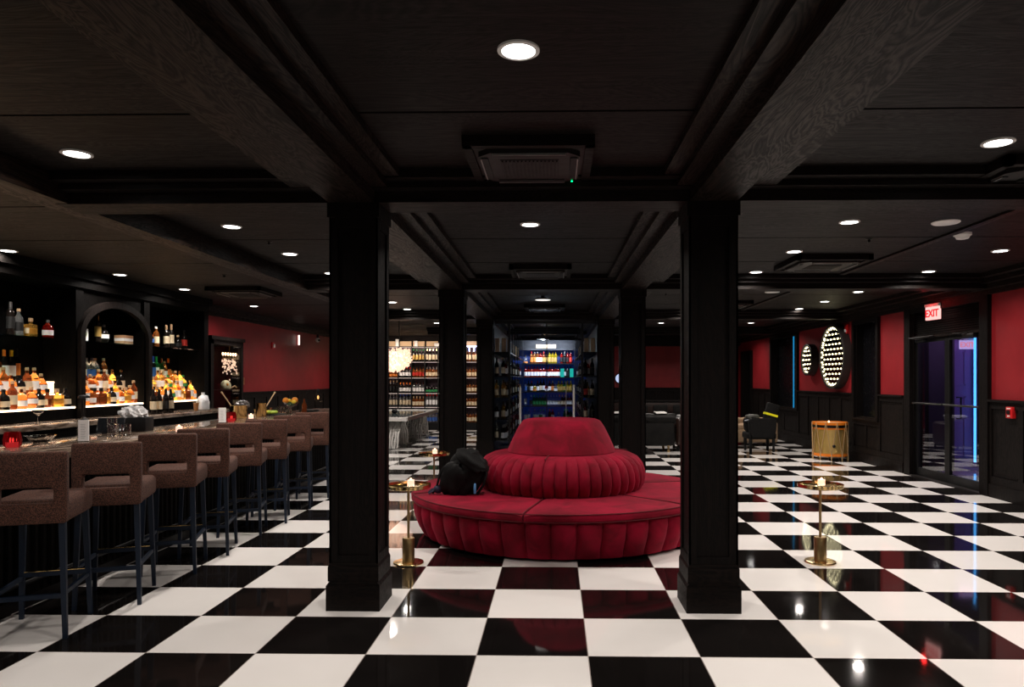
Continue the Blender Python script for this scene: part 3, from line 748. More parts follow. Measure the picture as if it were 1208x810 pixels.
# ------------------------------------------------------------------ objects on the bar
def red_candle(x, y, label):
    t = thing('red_candle_glass', label, 'candle', (x, y, BZ), 0, 'ribbed red glass candle holders')
    n = 60; prof = [(.040,0),(.052,.01),(.056,.05),(.050,.085),(.046,.11)]
    mb = MB(); vs = []; fs = []
    for r, z in prof:
        for i in range(n):
            a = 2*PI*i/n; rr = r*(1+.05*math.cos(12*a)); vs.append((rr*math.cos(a), rr*math.sin(a), z))
    for k in range(len(prof)-1):
        for i in range(n): j = (i+1) % n; fs.append((k*n+i, k*n+j, (k+1)*n+j, (k+1)*n+i))
    fs.append(tuple(range(n))); mb.add(vs, fs, 0, True); mb.build('holder', M_redglass, t)
    MB().cyl(0,0,.004,.035,.030,16).build('wax', M_wax, t); MB().ball((0,0,.05), .010,.010,.018,10,7).build('flame', M_flame, t)
    return t
red_candle(-3.92, 5.04, 'ribbed red candle glass on the bar at the left picture edge')
red_candle(-3.75, 8.12, 'ribbed red candle glass on the bar between menu card and brass bucket')
def cut_bowl(x, y, z, r, h, label, cat='bowl'):
    n = 72; mb = MB(); vs = []; fs = []
    prof = [(r*.45,0),(r*.5,.006),(r*.8,h*.5),(r,h),(r*.95,h),(r*.72,h*.5),(r*.42,.012)]
    for rr0, zz in prof:
        for i in range(n):
            a = 2*PI*i/n; rr = rr0*(1+.05*math.cos(12*a)); vs.append((rr*math.cos(a), rr*math.sin(a), zz))
    for k in range(len(prof)-1):
        for i in range(n): j = (i+1) % n; fs.append((k*n+i, k*n+j, (k+1)*n+j, (k+1)*n+i))
    fs.append(tuple(reversed(range(n)))); fs.append(tuple(6*n+i for i in range(n))); mb.add(vs, fs, 0, True)
    o = mb.build('glass_bowl', M_glass); o.location = (x, y, z); tag(o, label, cat); return o
cut_bowl(-3.98, 5.40, BZ, .10, .055, 'scalloped cut glass bowl on the bar beside the left red candle')
def menu(x, y, rz, label, w=.075, h=.17):
    t = thing('menu_holder', label, 'menu', (x, y, BZ), rz, 'white menu cards in acrylic holders')
    MB().rbox(-w/2-.008, w/2+.008, -.03, .03, 0, .008, .003, 1).build('acrylic_foot', M_tglass, t)
    MB().box(-w/2, w/2, -.004, .004, .008, h).build('card', M_paper, t)
    MB().box(-w/2-.010, -w/2-.002, -.008, .008, .008, h+.004).build('acrylic_edge', M_tglass, t)
    mb = MB()
    for k in range(9): mb.box(-w*.28, w*.28*random.uniform(.4,1), -.0048, -.0042, h-.035-k*.0135, h-.032-k*.0135)
    mb.build('printed_lines', plain('grey_print', (.45,.45,.45), .7), t)
    return t
menu(-3.69, 5.47, R(12), 'white menu card standing on the bar above the second stool')
menu(-3.73, 7.86, R(12), 'white menu card standing on the bar right before the red candle and brass bucket')
t = thing('cordless_lamp', 'slim black mushroom-top lamp standing on the back counter', 'lamp', (-5.42, 8.04, 1.03))
MB().lathe([(.05,0),(.05,.01),(.03,.03),(.006,.05)], 20).build('base', M_black, t); MB().cyl(0,0,.03,.27,.006,10).build('stem', M_blackm, t)
MB().lathe([(.062,.262),(.058,.285),(.03,.298),(0,.30)], 24).build('cap_shade', M_black, t)
t = thing('coupe_glass', 'empty stemmed coupe glass on the back counter above the glass bowl', 'glass', (-5.45, 7.36, 1.03))
MB().lathe([(.034,0),(.034,.003),(.006,.01),(.004,.09),(.012,.10),(.045,.125),(.056,.155),(.053,.155),(.042,.128),(.01,.104)], 28).build('bowl_and_stem', M_glass, t)
t = thing('order_terminal', 'tilted black touch screen terminal on the far side of the bar', 'terminal', (-4.0, 6.30, BZ), R(20)); t.scale = (.72,.72,.72)
Mtt = Matrix.Translation((0,0,.105)) @ Matrix.Rotation(R(-28), 4, 'X')
MB().rbox(-.15,.15,-.012,.012,-.10,.10,.008,2,0,Mtt).build('screen', plain('dark_screen', (.01,.011,.013), .12), t)
MB().rbox(-.155,.155,-.004,.016,.094,.106,.004,1,0,Mtt).build('bezel', M_steel, t)
MB().rbox(-.09,.09,-.06,.08,0,.02,.006,2).build('stand', M_black, t)
t = thing('bar_caddy', 'black box caddy on the bar under the white towel', 'caddy', (-3.96, 6.62, BZ), R(8))
MB().rbox(-.12,.12,-.09,.09,0,.13,.006,2).build('box', M_black, t); MB().box(.10,.105,-.09,.09,.02,.11).build('front_lip', M_charcoal, t)
def crump(d): return 1+.22*math.sin(9*d.x+4*d.z)*math.cos(8*d.y)+.12*math.sin(19*d.x-13*d.y+5*d.z)
o = MB().ball((0,0,.045), .115, .075, .055, 64, 40, 0, None, crump).build('bar_towel', M_cloth); o.location = (-3.97, 6.60, BZ+.13); tag(o, 'crumpled white bar towel heaped on the black caddy', 'towel')
def tumbler(x, y, z, r, h, label, group):
    o = MB().lathe([(r*.85,0),(r,.006),(r*1.05,h),(r*.97,h),(r*.9,.012),(0,.012)], 24).build('tumbler', M_glass); o.location = (x, y, z)
    return tag(o, label, 'glass', group)
for i, (x, y) in enumerate(((-3.80,6.00),(-3.73,6.08),(-3.86,6.12))):
    tumbler(x, y, BZ, .038, .10, 'clear glass tumbler before the black caddy, %s from left of three' % ORD[i], 'tumblers by the black caddy')
tumbler(-3.80, 6.00, BZ+.101, .038, .055, 'short clear glass stacked on a tumbler before the caddy', 'tumblers by the black caddy')
votive(-3.44, 6.41, BZ, 'lit votive candle on the bar above the fourth stool')
votive(-3.71, 8.56, BZ, 'lit votive candle on the bar in front of the brass bucket')
def bucket(x, y, r, h, label):
    t = thing('brass_bucket', label, 'bucket', (x, y, BZ), 0, 'brass tool buckets on the bar')
    MB().lathe([(r*.97,0),(r,.004),(r,h),(r*1.03,h+.004),(r*.96,h+.004),(r*.94,.012),(0,.012)], 36).build('bucket', M_brass, t)
    return t
bucket(-4.0, 8.86, .10, .155, 'wide brass bucket on the bar holding bar tools')
bucket(-3.86, 9.22, .065, .17, 'narrow brass bucket on the bar right behind the wide one')
def muddler(p0, p1, label):
    o = MB().tube([p0, Vector(p0).lerp(Vector(p1), .9), p1], [.006,.008,.012], 10).build('bar_muddler', M_box); return tag(o, label, 'bar tool')
muddler((-4.0, 8.86, BZ+.02), (-4.13, 8.68, BZ+.33), 'wooden handled bar tool leaning left out of the wide brass bucket')
muddler((-3.86, 9.22, BZ+.02), (-3.84, 9.62, BZ+.31), 'wooden handled bar tool leaning right out of the narrow brass bucket')
o = MB().ball((0,0,0), .085, .05, .05, 40, 26, 0, None, crump).build('metal_strainer', plain('dull_foil', (.25,.24,.24), .3, 1)); o.location = (-3.98, 8.93, BZ+.165)
tag(o, 'crumpled silver metal strainer heaped above the brass buckets', 'bar tool')
MB_t = MB().rbox(-.12,.12,-.20,.20,0,.015,.005,1).build('garnish_tray', M_black); MB_t.location = (-3.88, 9.62, BZ); tag(MB_t, 'black tray of cut limes on the bar behind the brass buckets', 'tray')
rr = random.Random(4)
for i in range(9):
    q = MB().ball((0,0,0), .026, .026, .024, 14, 9).build('lime', M_lime if i % 3 else M_lemon); q.location = (-3.93+.05*(i % 3), 9.50+.065*(i//3)+.02*(i % 2), BZ+.041)
    tag(q, '%s on the black garnish tray, %s of the row %s from the brass bucket' % ('lime' if i % 3 else 'lemon', ['left','middle','right'][i % 3], ORD[i//3]), 'fruit', 'citrus on the garnish tray')
def jigger(x, y, m, label):
    o = MB().lathe([(.022,0),(.008,.035),(.026,.085),(.024,.085),(.006,.036)], 20).build('jigger', m); o.location = (x, y, BZ); tag(o, label, 'jigger', 'jiggers behind the garnish tray')
jigger(-4.04, 9.45, M_brass, 'brass jigger behind the garnish tray, left one'); jigger(-4.03, 9.56, M_brass, 'brass jigger behind the garnish tray, right one'); jigger(-4.02, 9.92, M_copper, 'copper jigger behind the garnish tray')
for i, (x, y, r, h) in enumerate(((-3.95,10.0,.045,.09),(-3.86,10.05,.05,.11),(-3.98,10.17,.05,.10),(-3.88,10.22,.045,.12),(-3.78,9.95,.05,.07))):
    tumbler(x, y, BZ, r, h, 'clear glass among the glassware cluster, %s from the garnish tray' % ORD[i], 'glassware cluster near the fruit bowl')
t = thing('glass_fruit_stand', 'footed glass bowl of oranges and lemons near the far end of the bar', 'fruit bowl', (-3.92, 10.42, BZ))
MB().lathe([(.06,0),(.06,.006),(.014,.02),(.012,.07),(.04,.085),(.10,.12),(.125,.155),(.12,.155),(.095,.125),(.03,.092),(0,.09)], 32).build('bowl', M_tglass, t)
for i, (dx, dy, z, m, r, nm_) in enumerate(((-.06,-.045,.175,M_orangef,.045,'orange at the left of the glass fruit bowl'),(.03,.075,.178,M_orangef,.046,'orange at the right of the glass fruit bowl'),
        (.05,-.02,.155,M_lemon,.034,'lemon at the front of the glass fruit bowl'),(-.045,.05,.17,M_lemon,.033,'lemon between the two oranges in the glass fruit bowl'))):
    o = MB().ball((0,0,0), r, r, r*.95 if m == M_orangef else r*.85, 20, 14).build('orange' if m == M_orangef else 'lemon', m); o.location = (-3.92+dx, 10.42+dy, BZ+z); tag(o, nm_, 'fruit')
o = MB().ball((0,0,0), .05,.05,.03, 24, 14, 0, None, crump).build('mint_leaves', M_green); o.location = (-3.92, 10.42, BZ+.122); tag(o, 'dark green leaves inside the glass fruit bowl', 'leaves')
o = MB().lathe([(.034,0),(.036,.01),(.036,.12),(.014,.15),(.013,.19),(.016,.192),(.016,.20),(0,.20)], 20).build('bitters_bottle', BG['brown']); o.location = (-3.66, 10.25, BZ); tag(o, 'small brown bitters bottle right of the fruit bowl', 'bottle')
# industrial table lamp
t = thing('table_lamp', 'black table lamp with glass bell shade at the far end of the bar', 'lamp', (-3.82, 10.95, BZ), R(15))
MB().lathe([(.07,0),(.07,.012),(.05,.022),(0,.022)], 28).build('base', M_black, t)
MB().tube([(-.05,0,.02),(-.05,0,.27),(-.04,0,.30),(-.01,0,.315),(.10,0,.315)], .007, 8).build('arm', M_black, t)
MB().lathe([(.018,.26),(.022,.29),(.018,.325),(.01,.34)], 16, cx=.12).build('socket', M_black, t)
MB().lathe([(.058,.14),(.060,.22),(.05,.25),(.02,.265)], 28, cx=.12, cap=False).build('glass_shade', M_tglass, t)
MB().ball((.12,0,.205), .014,.014,.03,12,8).build('bulb', plain('filament_bulb', (1,.6,.3), .3, emis=(1,.45,.12), es=1.5), t)
o = MB().rbox(-.11,.11,-.13,.13,0,.03,.008,2).build('serving_tray', M_charcoal); o.location = (-3.72, 10.62, BZ); tag(o, 'dark rectangular tray beside the table lamp', 'tray')

# ------------------------------------------------------------------ tall doorway cabinet on the left wall with chandelier image and helmet
cb = thing('display_cabinet', 'tall dark wood display cabinet on the red wall past the back bar', 'cabinet', (0,0,0))
cx0, cx1, cy0, cy1 = XL+.002, -5.90, 12.02, 13.28
mb = MB().box(cx0, cx0+.03, cy0, cy1, 0, 2.24); mb.box(cx0, cx1, cy0, cy0+.10, 0, 2.24); mb.box(cx0, cx1, cy1-.06, cy1, 0, 2.24); mb.box(cx0, cx1, cy0, cy1, 2.12, 2.24)
mb.box(cx0, cx1+.03, cy0-.02, cy1+.02, 2.20, 2.26); mb.box(cx0, cx1, cy0, cy1, 0, .6)
mb.build('frame', W_zr, cb)
MB().box(cx0+.03, cx1-.04, cy0+.10, cy1-.06, 1.30, 1.32).build('shelf', W_zr, cb)
MB().box(cx1-.03, cx1-.022, cy0+.10, cy1-.06, .6, 2.12).build('glass_pane', M_tglass, cb)
t = thing('cream_helmet', 'cream helmet with an orange badge on the display cabinet shelf', 'helmet', (-6.04, 12.86, 1.32))
MB().ball((0,0,.055), .09, .115, .12, 28, 18, 0, None, lambda d: 1 if d.z > -.45 else max(.5, .45/abs(d.z))).build('shell', M_cream, t)
MB().ball((.065,-.07,.09), .022,.02,.024,14,9).build('badge', M_orangef, t)
o = MB().tube([(0,0,.008),(.05,.10,.06),(.04,.2,.03)], .014, 8).build('carved_horn', M_box); o.location = (-6.02, 12.97, 1.325); tag(o, 'tan carved horn beside the cream helmet', 'ornament')
t = thing('chandelier_image', 'small brass candle chandelier with crystal drops standing for the one seen in the cabinet glass', 'chandelier', (-5.99, 12.90, 1.545))  # solid stand-in for the chandelier seen in the cabinet glass
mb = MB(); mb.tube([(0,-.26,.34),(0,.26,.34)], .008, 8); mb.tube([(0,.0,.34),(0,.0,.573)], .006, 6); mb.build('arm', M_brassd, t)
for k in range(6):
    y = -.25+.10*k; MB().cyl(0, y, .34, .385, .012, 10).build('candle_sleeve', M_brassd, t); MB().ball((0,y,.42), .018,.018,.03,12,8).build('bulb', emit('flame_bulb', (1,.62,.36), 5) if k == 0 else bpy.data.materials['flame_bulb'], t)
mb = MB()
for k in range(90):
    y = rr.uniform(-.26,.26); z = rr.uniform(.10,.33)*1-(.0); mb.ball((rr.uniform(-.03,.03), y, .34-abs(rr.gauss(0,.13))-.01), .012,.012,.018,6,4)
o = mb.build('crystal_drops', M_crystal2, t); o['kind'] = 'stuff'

# small things on the left wall
t = thing('fire_alarm_horn', 'red round fire alarm horn on the left red wall', 'alarm', (XL, 0, 0))
t.location = (XL, 15.5, 1.51+.74)
MB().box(0,.03,-.055,.055,-.07,.07).build('plate', M_alarm, t); MB().box(.03,.06,-.03,.03,-.05,.03).build('strobe', M_white, t)
t = thing('security_camera', 'small white security camera high on the left red wall', 'camera', (XL+.10, 18.2, 2.52))
MB().ball((0,0,0), .06,.06,.06).build('dome', M_white, t); MB().cyl(0,0,.03,.14,.03,12).build('mount', M_black, t); MB().ball((.045,-.03,-.01), .03).build('lens', M_black, t)
o = MB().cyl(0,0,-.12,.12,.022,12).build('wall_tube_light', emit('tube_white', (1,.85,.75), 1.6)); o.location = (XL+.05, 17.0, 2.45); tag(o, 'short white vertical tube light at the top of the left red wall', 'light')
o = MB().box(0,.012,-.045,.045,-.07,.07).build('brass_switch_plate', M_brassd); o.location = (XL, 14.05, 1.47); tag(o, 'brass switch plate on the left red wall by the display cabinet', 'switch')

# ------------------------------------------------------------------ double door, vestibule, exit sign
struct('trim_%d' % tn, MB().box(XR-.02, XR+.16, DY0, DY1, 2.13, 2.17), W_y); tn += 1
def leaf(y0, y1, n, hinge_near):
    mb = MB(); s = .06
    mb.box(XR+.03, XR+.075, y0, y0+s, .02, 2.13); mb.box(XR+.03, XR+.075, y1-s, y1, .02, 2.13); mb.box(XR+.03, XR+.075, y0+s, y1-s, 2.07, 2.13); mb.box(XR+.03, XR+.075, y0+s, y1-s, .02, .14)
    o = struct('door_%d' % n, mb, M_blackm)
    MB().box(XR+.048, XR+.058, y0+s, y1-s, .14, 2.07).build('glass_pane', M_doorglass, o)
    m = MB().tube([(XR-.03, y0+.02, 1.14), (XR-.03, y1-.02, 1.14)], .014, 10); m.tube([(XR-.03, y0+.05, 1.14), (XR+.03, y0+.05, 1.14)], .012, 8); m.tube([(XR-.03, y1-.05, 1.14), (XR+.03, y1-.05, 1.14)], .012, 8)
    m.build('push_bar', M_charcoal, o)
    yy = y0+.16 if hinge_near else y1-.34
    m = MB().rbox(XR-.03, XR+.03, yy, yy+.26, 2.075, 2.13, .008, 2); m.tube([(XR-.02, yy+.13, 2.135), (XR-.10, yy+.30, 2.14), (XR-.03, yy+.48 if hinge_near else yy-.3, 2.15)], .010, 8)
    m.build('door_closer', M_charcoal if hinge_near else M_blackm, o)
    return o
ym = (DY0+DY1)/2
d1 = leaf(ym+.002, DY1-.03, 1, False); d2 = leaf(DY0+.02, ym-.002, 2, True)
m = MB().tube([(XR+.10, ym-.12, .95), (XR+.16, ym-.12, .95), (XR+.16, ym-.12, 1.25), (XR+.10, ym-.12, 1.25)], .012, 8); m.build('door_handle', M_blackm, d2)
g = thing('louvre_grille', 'black slatted louvre grille above the glass double doors', 'grille', (XR, 0, 0))
mb = MB(); z = 2.185
while z < 2.53: mb.prism([(.03, z), (.055, z+.024), (.060, z+.024), (.035, z)], 'y', DY0, DY1); z += .032
mb.build('slats', M_charcoal, g); MB().box(.062, .09, DY0, DY1, 2.17, 2.56).build('backing', M_black, g)
struct('trim_%d' % tn, MB().box(XR-.06, XR+.2, DY0-.03, DY1+.03, 0.0, .018), M_charcoal); tn += 1
def text(body, size, ext, mat, name, parent, loc, rot):
    cu = bpy.data.curves.new(name, 'FONT'); cu.body = body; cu.size = size; cu.extrude = ext; cu.align_x = 'CENTER'; cu.align_y = 'CENTER'; cu.offset = size*.02
    o = bpy.data.objects.new(name, cu); C.objects.link(o); bpy.context.view_layer.update()
    dg = bpy.context.evaluated_depsgraph_get(); me = bpy.data.meshes.new_from_object(o.evaluated_get(dg)); bpy.data.objects.remove(o)
    me.name = name; me.materials.clear(); me.materials.append(mat)
    q = bpy.data.objects.new(name, me); C.objects.link(q); q.parent = parent; q.location = loc; q.rotation_euler = rot; return q
def exit_sign(loc, rz, label, face, letters, housing):
    t = thing('exit_sign', label, 'sign', loc, rz, None)
    MB().rbox(-.155,.155,-.02,.02,-.10,.09,.006,2).build('light_panel', face, t)
    MB().rbox(-.165,.165,-.03,.03,.09,.135,.008,2).build('housing', housing, t)
    text('EXIT', .15, .003, letters, 'lettering', t, (0, -.0225, -.01), (PI/2, 0, 0))
    return t
exit_sign((XR-.07, 10.52, 2.48), R(-84), 'lit red and white EXIT sign above the glass double doors', M_exit, M_exitr, M_white)
M_exitb = emit('exit_face_blue_lit', (.75,.55,1), 1.1)
# vestibule
mb = MB().box(XR+.22, 9.2, 8.9, 9.0, 0, 2.7); mb.box(9.1, 9.2, 9.0, 12.5, 0, 2.7); mb.box(XR+.22, 9.2, 12.4, 12.5, 0, 2.7)
struct('wall_vestibule', mb.box(XR+.22, 6.55, 11.8, 11.86, 0, 2.65), M_vest)  # last box: partition added to keep the left door glass dark
struct('ceiling_vestibule', MB().box(XR+.2, 9.2, 8.9, 12.5, 2.65, 2.75), M_vest)
struct('floor_vestibule', MB().box(XR+.3, 9.2, 8.9, 12.5, -.08, 0), M_floor)
t = thing('panel_door', 'violet lit panelled door seen through the right glass door', 'door', (6.74, 12.39, 0))
mb = MB().box(-.45,.42,-.03,0,.0,2.15)
for z0, z1 in ((.15,.85),(1.05,1.22),(1.4,2.0)):
    for x0, x1 in ((-.33,-.05),(.05,.30)): mb.box(x0,x1,-.05,-.03,z0,z0+.025).box(x0,x1,-.05,-.03,z1-.025,z1).box(x0,x0+.025,-.05,-.03,z0,z1).box(x1-.025,x1,-.05,-.03,z0,z1)
mb.build('door_slab', M_purple, t); MB().box(-.52,-.45,-.05,0,0,2.25).box(-.52,.49,-.05,0,2.15,2.25).box(.42,.49,-.05,0,0,2.15).build('casing', M_purple, t)
ves = exit_sign((7.02, 12.28, 2.10), 0, 'EXIT sign glowing pink inside the blue vestibule', M_exitb, emit('pink_letters', (1,.25,.3), 1.4), M_white)
ves.scale = (.78,.78,.78)
o = MB().box(-.014,.014,-.012,.012,.1,2.3).build('blue_led_strip', M_cyan); o.location = (7.115, 12.20, 0); tag(o, 'bright vertical blue light strip inside the vestibule', 'light')
o = MB().box(-.012,.012,-.012,.012,.0,1.70).build('blue_led_strip', M_cyan2); o.location = (XR+.08, 17.08, .83); tag(o, 'vertical blue light strip in the dark window left of the round mirrors', 'light')
for i, (y, lb) in enumerate(((16.62,'left dark window sill'),(12.50,'right dark window sill'))):
    o = MB().ball((0,0,0), .03,.03,.02).build('sill_light', emit('sill_white_%d' % i, (.8,.85,1), 2 if i else 6)); o.location = (XR+.0, y, .84 if i else .85); tag(o, 'tiny white light on the %s' % lb, 'light')

# fire devices on the right wall
t = thing('fire_alarm_pull', 'red fire alarm pull station right of the glass doors', 'alarm', (XR-.03, 8.80, 1.10), R(-90))
MB().rbox(-.06,.06,-.03,.03,-.07,.07,.006,2).build('housing', M_alarm, t); MB().rbox(-.03,.03,-.045,-.03,-.02,.03,.004,1).build('pull_lever', M_black, t); MB().box(-.025,.025,-.034,-.0295,-.05,-.035).build('label_strip', M_white, t)
MB().box(-.035,.035,-.034,-.0295,.042,.055).build('label_strip', M_white, t)
t = thing('fire_strobe', 'red fire strobe on the right wall beside the large mirror', 'alarm', (XR-.001, 13.72, 2.47), R(-90))
MB().rbox(-.06,.06,-.05,0,-.09,.09,.01,2).build('housing', M_alarm, t); MB().rbox(-.03,.03,-.065,-.05,-.06,.0,.006,1).build('strobe', M_white, t)

# ------------------------------------------------------------------ round bulb mirrors
def mirror(y, z, Rr, label, pitch):
    t = thing('infinity_mirror', label, 'mirror', (XR, y, z))
    Mr = Matrix.Rotation(-PI/2, 4, 'Y')
    MB().lathe([(Rr,0),(Rr,.15),(Rr-.008,.155),(Rr-.05,.155),(Rr-.055,.15),(Rr-.055,.10)], 72, 0, Mr, cap=False).build('frame', plain('grey_black_ring', (.022,.019,.018), .4), t)
    MB().lathe([(0,.11),(Rr-.05,.11)], 64, 0, Mr, cap=False).build('mirror_glass', M_mirror, t)
    r0 = Rr-.055; proto_b = None; rows = int(r0*2/pitch); cp = pitch*1.72
    for a in range(rows+1):
        zz = (a-rows/2)*pitch
        for b in range(-6, 7):
            yy = (b+(.5 if a % 2 else 0))*cp*.5 if False else (b*cp + (cp/2 if a % 2 else 0))
            if yy*yy+zz*zz > (r0-.015)**2: continue
            if proto_b is None: proto_b = MB().ball((0,0,0), .012,.018,.016,10,7).build('bulb', M_bulb, t); q = proto_b
            else: q = proto_b.copy(); C.objects.link(q); q.parent = t
            q.location = (-.12, yy, zz)
    n = int(2*PI*(r0-.02)/.10)
    for k in range(n):
        a = 2*PI*k/n; q = proto_b.copy(); C.objects.link(q); q.parent = t; q.location = (-.12, (r0-.018)*math.cos(a), (r0-.018)*math.sin(a))
    return t
mirror(14.18, 1.955, .64, 'large round mirror full of lit bulbs on the right red wall', .098)
mirror(15.58, 1.93, .345, 'small round mirror of lit bulbs left of the large one', .095)

# ------------------------------------------------------------------ drum
dr = thing('bass_drum', 'old brass marching drum with orange hoops and rope against the right wall', 'drum', (5.17, 13.5, 0), R(20))
r = .30
MB().cyl(0,0,.085,.66,r,56).build('shell', M_gold_shell, dr)
MB().lathe([(r+.003,.075),(r+.015,.075),(r+.015,.125),(r+.003,.125)], 56, cap=False).build('lower_hoop', M_orange, dr)
MB().lathe([(r+.003,.575),(r+.012,.575),(r+.012,.60),(r+.003,.60)], 56, cap=False).build('middle_hoop', M_orange, dr)
MB().lathe([(r+.003,.655),(r+.015,.655),(r+.015,.705),(r-.01,.705),(r-.01,.68)], 56, cap=False).build('upper_hoop', M_orange, dr)
MB().lathe([(r+.001,.602),(r+.004,.602),(r+.004,.654),(r+.001,.654)], 56, cap=False).build('tucked_skin', M_black, dr)
MB().cyl(0,0,.665,.688,r-.002,48).build('drum_head', plain('drum_skin', (.45,.30,.15), .6), dr)
mb = MB(); n = 10
for k in range(n):
    a = 2*PI*k/n; b = a+PI/n; q = r+.019
    mb.tube([(q*math.cos(a), q*math.sin(a), .70), (q*math.cos(b), q*math.sin(b), .09)], .006, 6); mb.tube([(q*math.cos(b), q*math.sin(b), .09), (q*math.cos(a+2*PI/n), q*math.sin(a+2*PI/n), .70)], .006, 6)
mb.build('rope', M_rope, dr)
for k in range(10):
    a = 2*PI*(k+.5)/10; q = r+.02; MB().tube([(q*math.cos(a), q*math.sin(a), .13), (q*math.cos(a), q*math.sin(a), 0)], .009, 8).build('foot', M_rope, dr)
a = R(-118); o = MB().ball(((r+.008)*math.cos(a), (r+.008)*math.sin(a), .27), .03,.03,.03,14,9).build('air_vent_badge', M_black, dr)
o = MB().ball((0,0,0), .018,.018,.02,10,7).build('small_candle', M_flame); o.location = (5.12, 13.42, .712); tag(o, 'tiny glowing candle on top of the drum', 'candle')

# ------------------------------------------------------------------ right corner seating
ch = thing('slipper_chair', 'black upholstered chair with turned legs seen from behind, piled with bags', 'chair', (4.27, 15.0, 0), R(0))
ch.scale = (1.18, 1.05, 1.0)
MB().rbox(-.25,.25,-.24,.27,.26,.40,.04,3).build('seat', M_nylon, ch)
mb = MB(); vs = []; 
bm = bmesh.new(); pts = [(-.20,.28),(.20,.28),(.235,.45),(.245,.66),(.20,.70),(-.20,.70),(-.245,.66),(-.235,.45)]
f = bm.faces.new([bm.verts.new((x, -.26, z)) for x, z in pts]); rfa = bmesh.ops.extrude_face_region(bm, geom=[f])
bmesh.ops.translate(bm, verts=[v for v in rfa['geom'] if isinstance(v, bmesh.types.BMVert)], vec=(0,.10,0)); bmesh.ops.bevel(bm, geom=bm.edges[:], offset=.02, segments=3, affect='EDGES')
mb.frombm(bm); bm.free(); mb.build('backrest', M_nylon, ch)
for sx in (-1,1):
    for sy in (-1,1): MB().lathe([(.018,0),(.028,.02),(.02,.1),(.032,.18),(.03,.27)], 12, 0, Matrix.Translation((sx*.20, sy*.20, 0))).build('leg', M_black, ch)
bgc = thing('equipment_bag', 'black hard gig case with bright yellow strap standing in the black chair', 'bag', (4.47, 15.10, .40), R(0))
Mx = Matrix.Translation((.05,0,.30)) @ Matrix.Rotation(R(16), 4, 'Y')
MB().rbox(-.13,.13,-.08,.08,-.30,.30,.03,3,0,Mx).build('case_body', M_nylon, bgc)
MB().box(-.134,.134,-.084,.084,.04,.085,0,Mx).build('upper_strap', M_yellow, bgc); MB().box(-.134,.134,-.084,.084,-.16,-.12,0,Mx).build('lower_strap', M_yellow, bgc)
bgd = thing('duffel_bag', 'black duffel bag with grey top lying in the black chair', 'bag', (4.14, 15.06, .40), R(8))
MB().ball((0,0,.16), .17,.14,.17,32,20,0,None,sq(3)).build('bag_body', M_nylon, bgd); MB().ball((.0,0,.31), .14,.10,.06,24,14,0,None,sq(2.6)).build('grey_lid', plain('grey_green_lid', (.05,.05,.042), .6), bgd)
mb = MB().tube([(-.22,-.12,.24),(-.14,-.15,.26),(-.05,-.16,.22),(.03,-.17,.16)], .012, 6); mb.build('cord', plain('light_grey_cord', (.3,.32,.36), .6), bgd)
o = MB().ball((0,0,0), .17,.14,.16,32,20,0,None,crump).build('tan_jacket', M_beige); o.location = (3.80, 16.30, .70); tag(o, 'crumpled tan jacket heaped behind the black chair', 'jacket')
sf = thing('beige_sofa', 'beige linen lounge sofa behind the black chair', 'sofa', (4.30, 16.55, 0))
MB().rbox(-.72,.72,-.42,.42,.07,.38,.05,3).build('base', M_beige, sf); MB().rbox(-.72,-.5,-.42,.42,.3,.54,.05,3).build('arm', M_beige, sf); MB().rbox(.5,.72,-.42,.42,.3,.54,.05,3).build('arm', M_beige, sf)
MB().rbox(-.72,.72,.25,.45,.3,.60,.05,3).build('backrest', M_beige, sf); MB().rbox(-.5,0,-.4,.25,.36,.48,.04,3).build('seat_cushion', M_beige, sf); MB().rbox(0,.5,-.4,.25,.36,.48,.04,3).build('seat_cushion', M_beige, sf)
for sx in (-.6,.6): MB().cyl(sx,-.3,0,.08,.025,10).cyl(sx,.3,0,.08,.025,10).build('foot', M_black, sf)
# chesterfield sofa with its back to us
cf = thing('chesterfield_sofa', 'black leather tufted sofa turned away, right behind the glass wine room', 'sofa', (1.68, 14.95, 0))
def roll(d): return 1
MB().rbox(-.76,.76,-.22,.6,.14,.48,.05,3).build('base', M_leatherd, cf)
mb = MB().rbox(-.76,.76,-.30,-.10,.14,.66,.04,3)
n = 60; vs = []; fs = []
for i in range(n+1):
    x = -.78+1.56*i/n; rr2 = .10+.006*abs(math.sin(i*PI/6))
    for j in range(16):
        a = 2*PI*j/16; vs.append((x, -.24+rr2*math.cos(a), .70+rr2*math.sin(a)))
for i in range(n):
    for j in range(16): k = (j+1) % 16; fs.append((i*16+j, i*16+k, (i+1)*16+k, (i+1)*16+j))
fs.append(tuple(range(16))); fs.append(tuple(reversed(range(n*16, n*16+16)))); mb.add(vs, fs, 0, True); mb.build('rolled_back', M_leatherd, cf)
MB().rbox(-.78,-.60,-.25,.6,.14,.62,.08,4).build('arm', M_leatherd, cf); MB().rbox(.60,.78,-.25,.6,.14,.62,.08,4).build('arm', M_leatherd, cf)
for x in (-.65,.65):
    for y in (-.2,.5): MB().lathe([(.02,0),(.03,.03),(.02,.06),(.03,.15)], 12, 0, Matrix.Translation((x,y,0))).build('foot', M_brassd, cf)
for i, (x, w, z) in enumerate(((1.30,.30,.806),(1.72,.22,.806),(2.15,.24,.806))):
    o = MB().rbox(-w/2,w/2,-.09,.09,0,.028,.010,2).build('roll_highlight', M_paper); o.location = (x, 14.70, z); o.rotation_euler = (R(4), 0, R(5*i)); tag(o, 'white strip for the highlight on the black leather sofa back, %s from left' % ORD[i], 'highlight strip', 'highlight strips on the sofa back')  # white slabs stand in for pale highlights along the rolled back
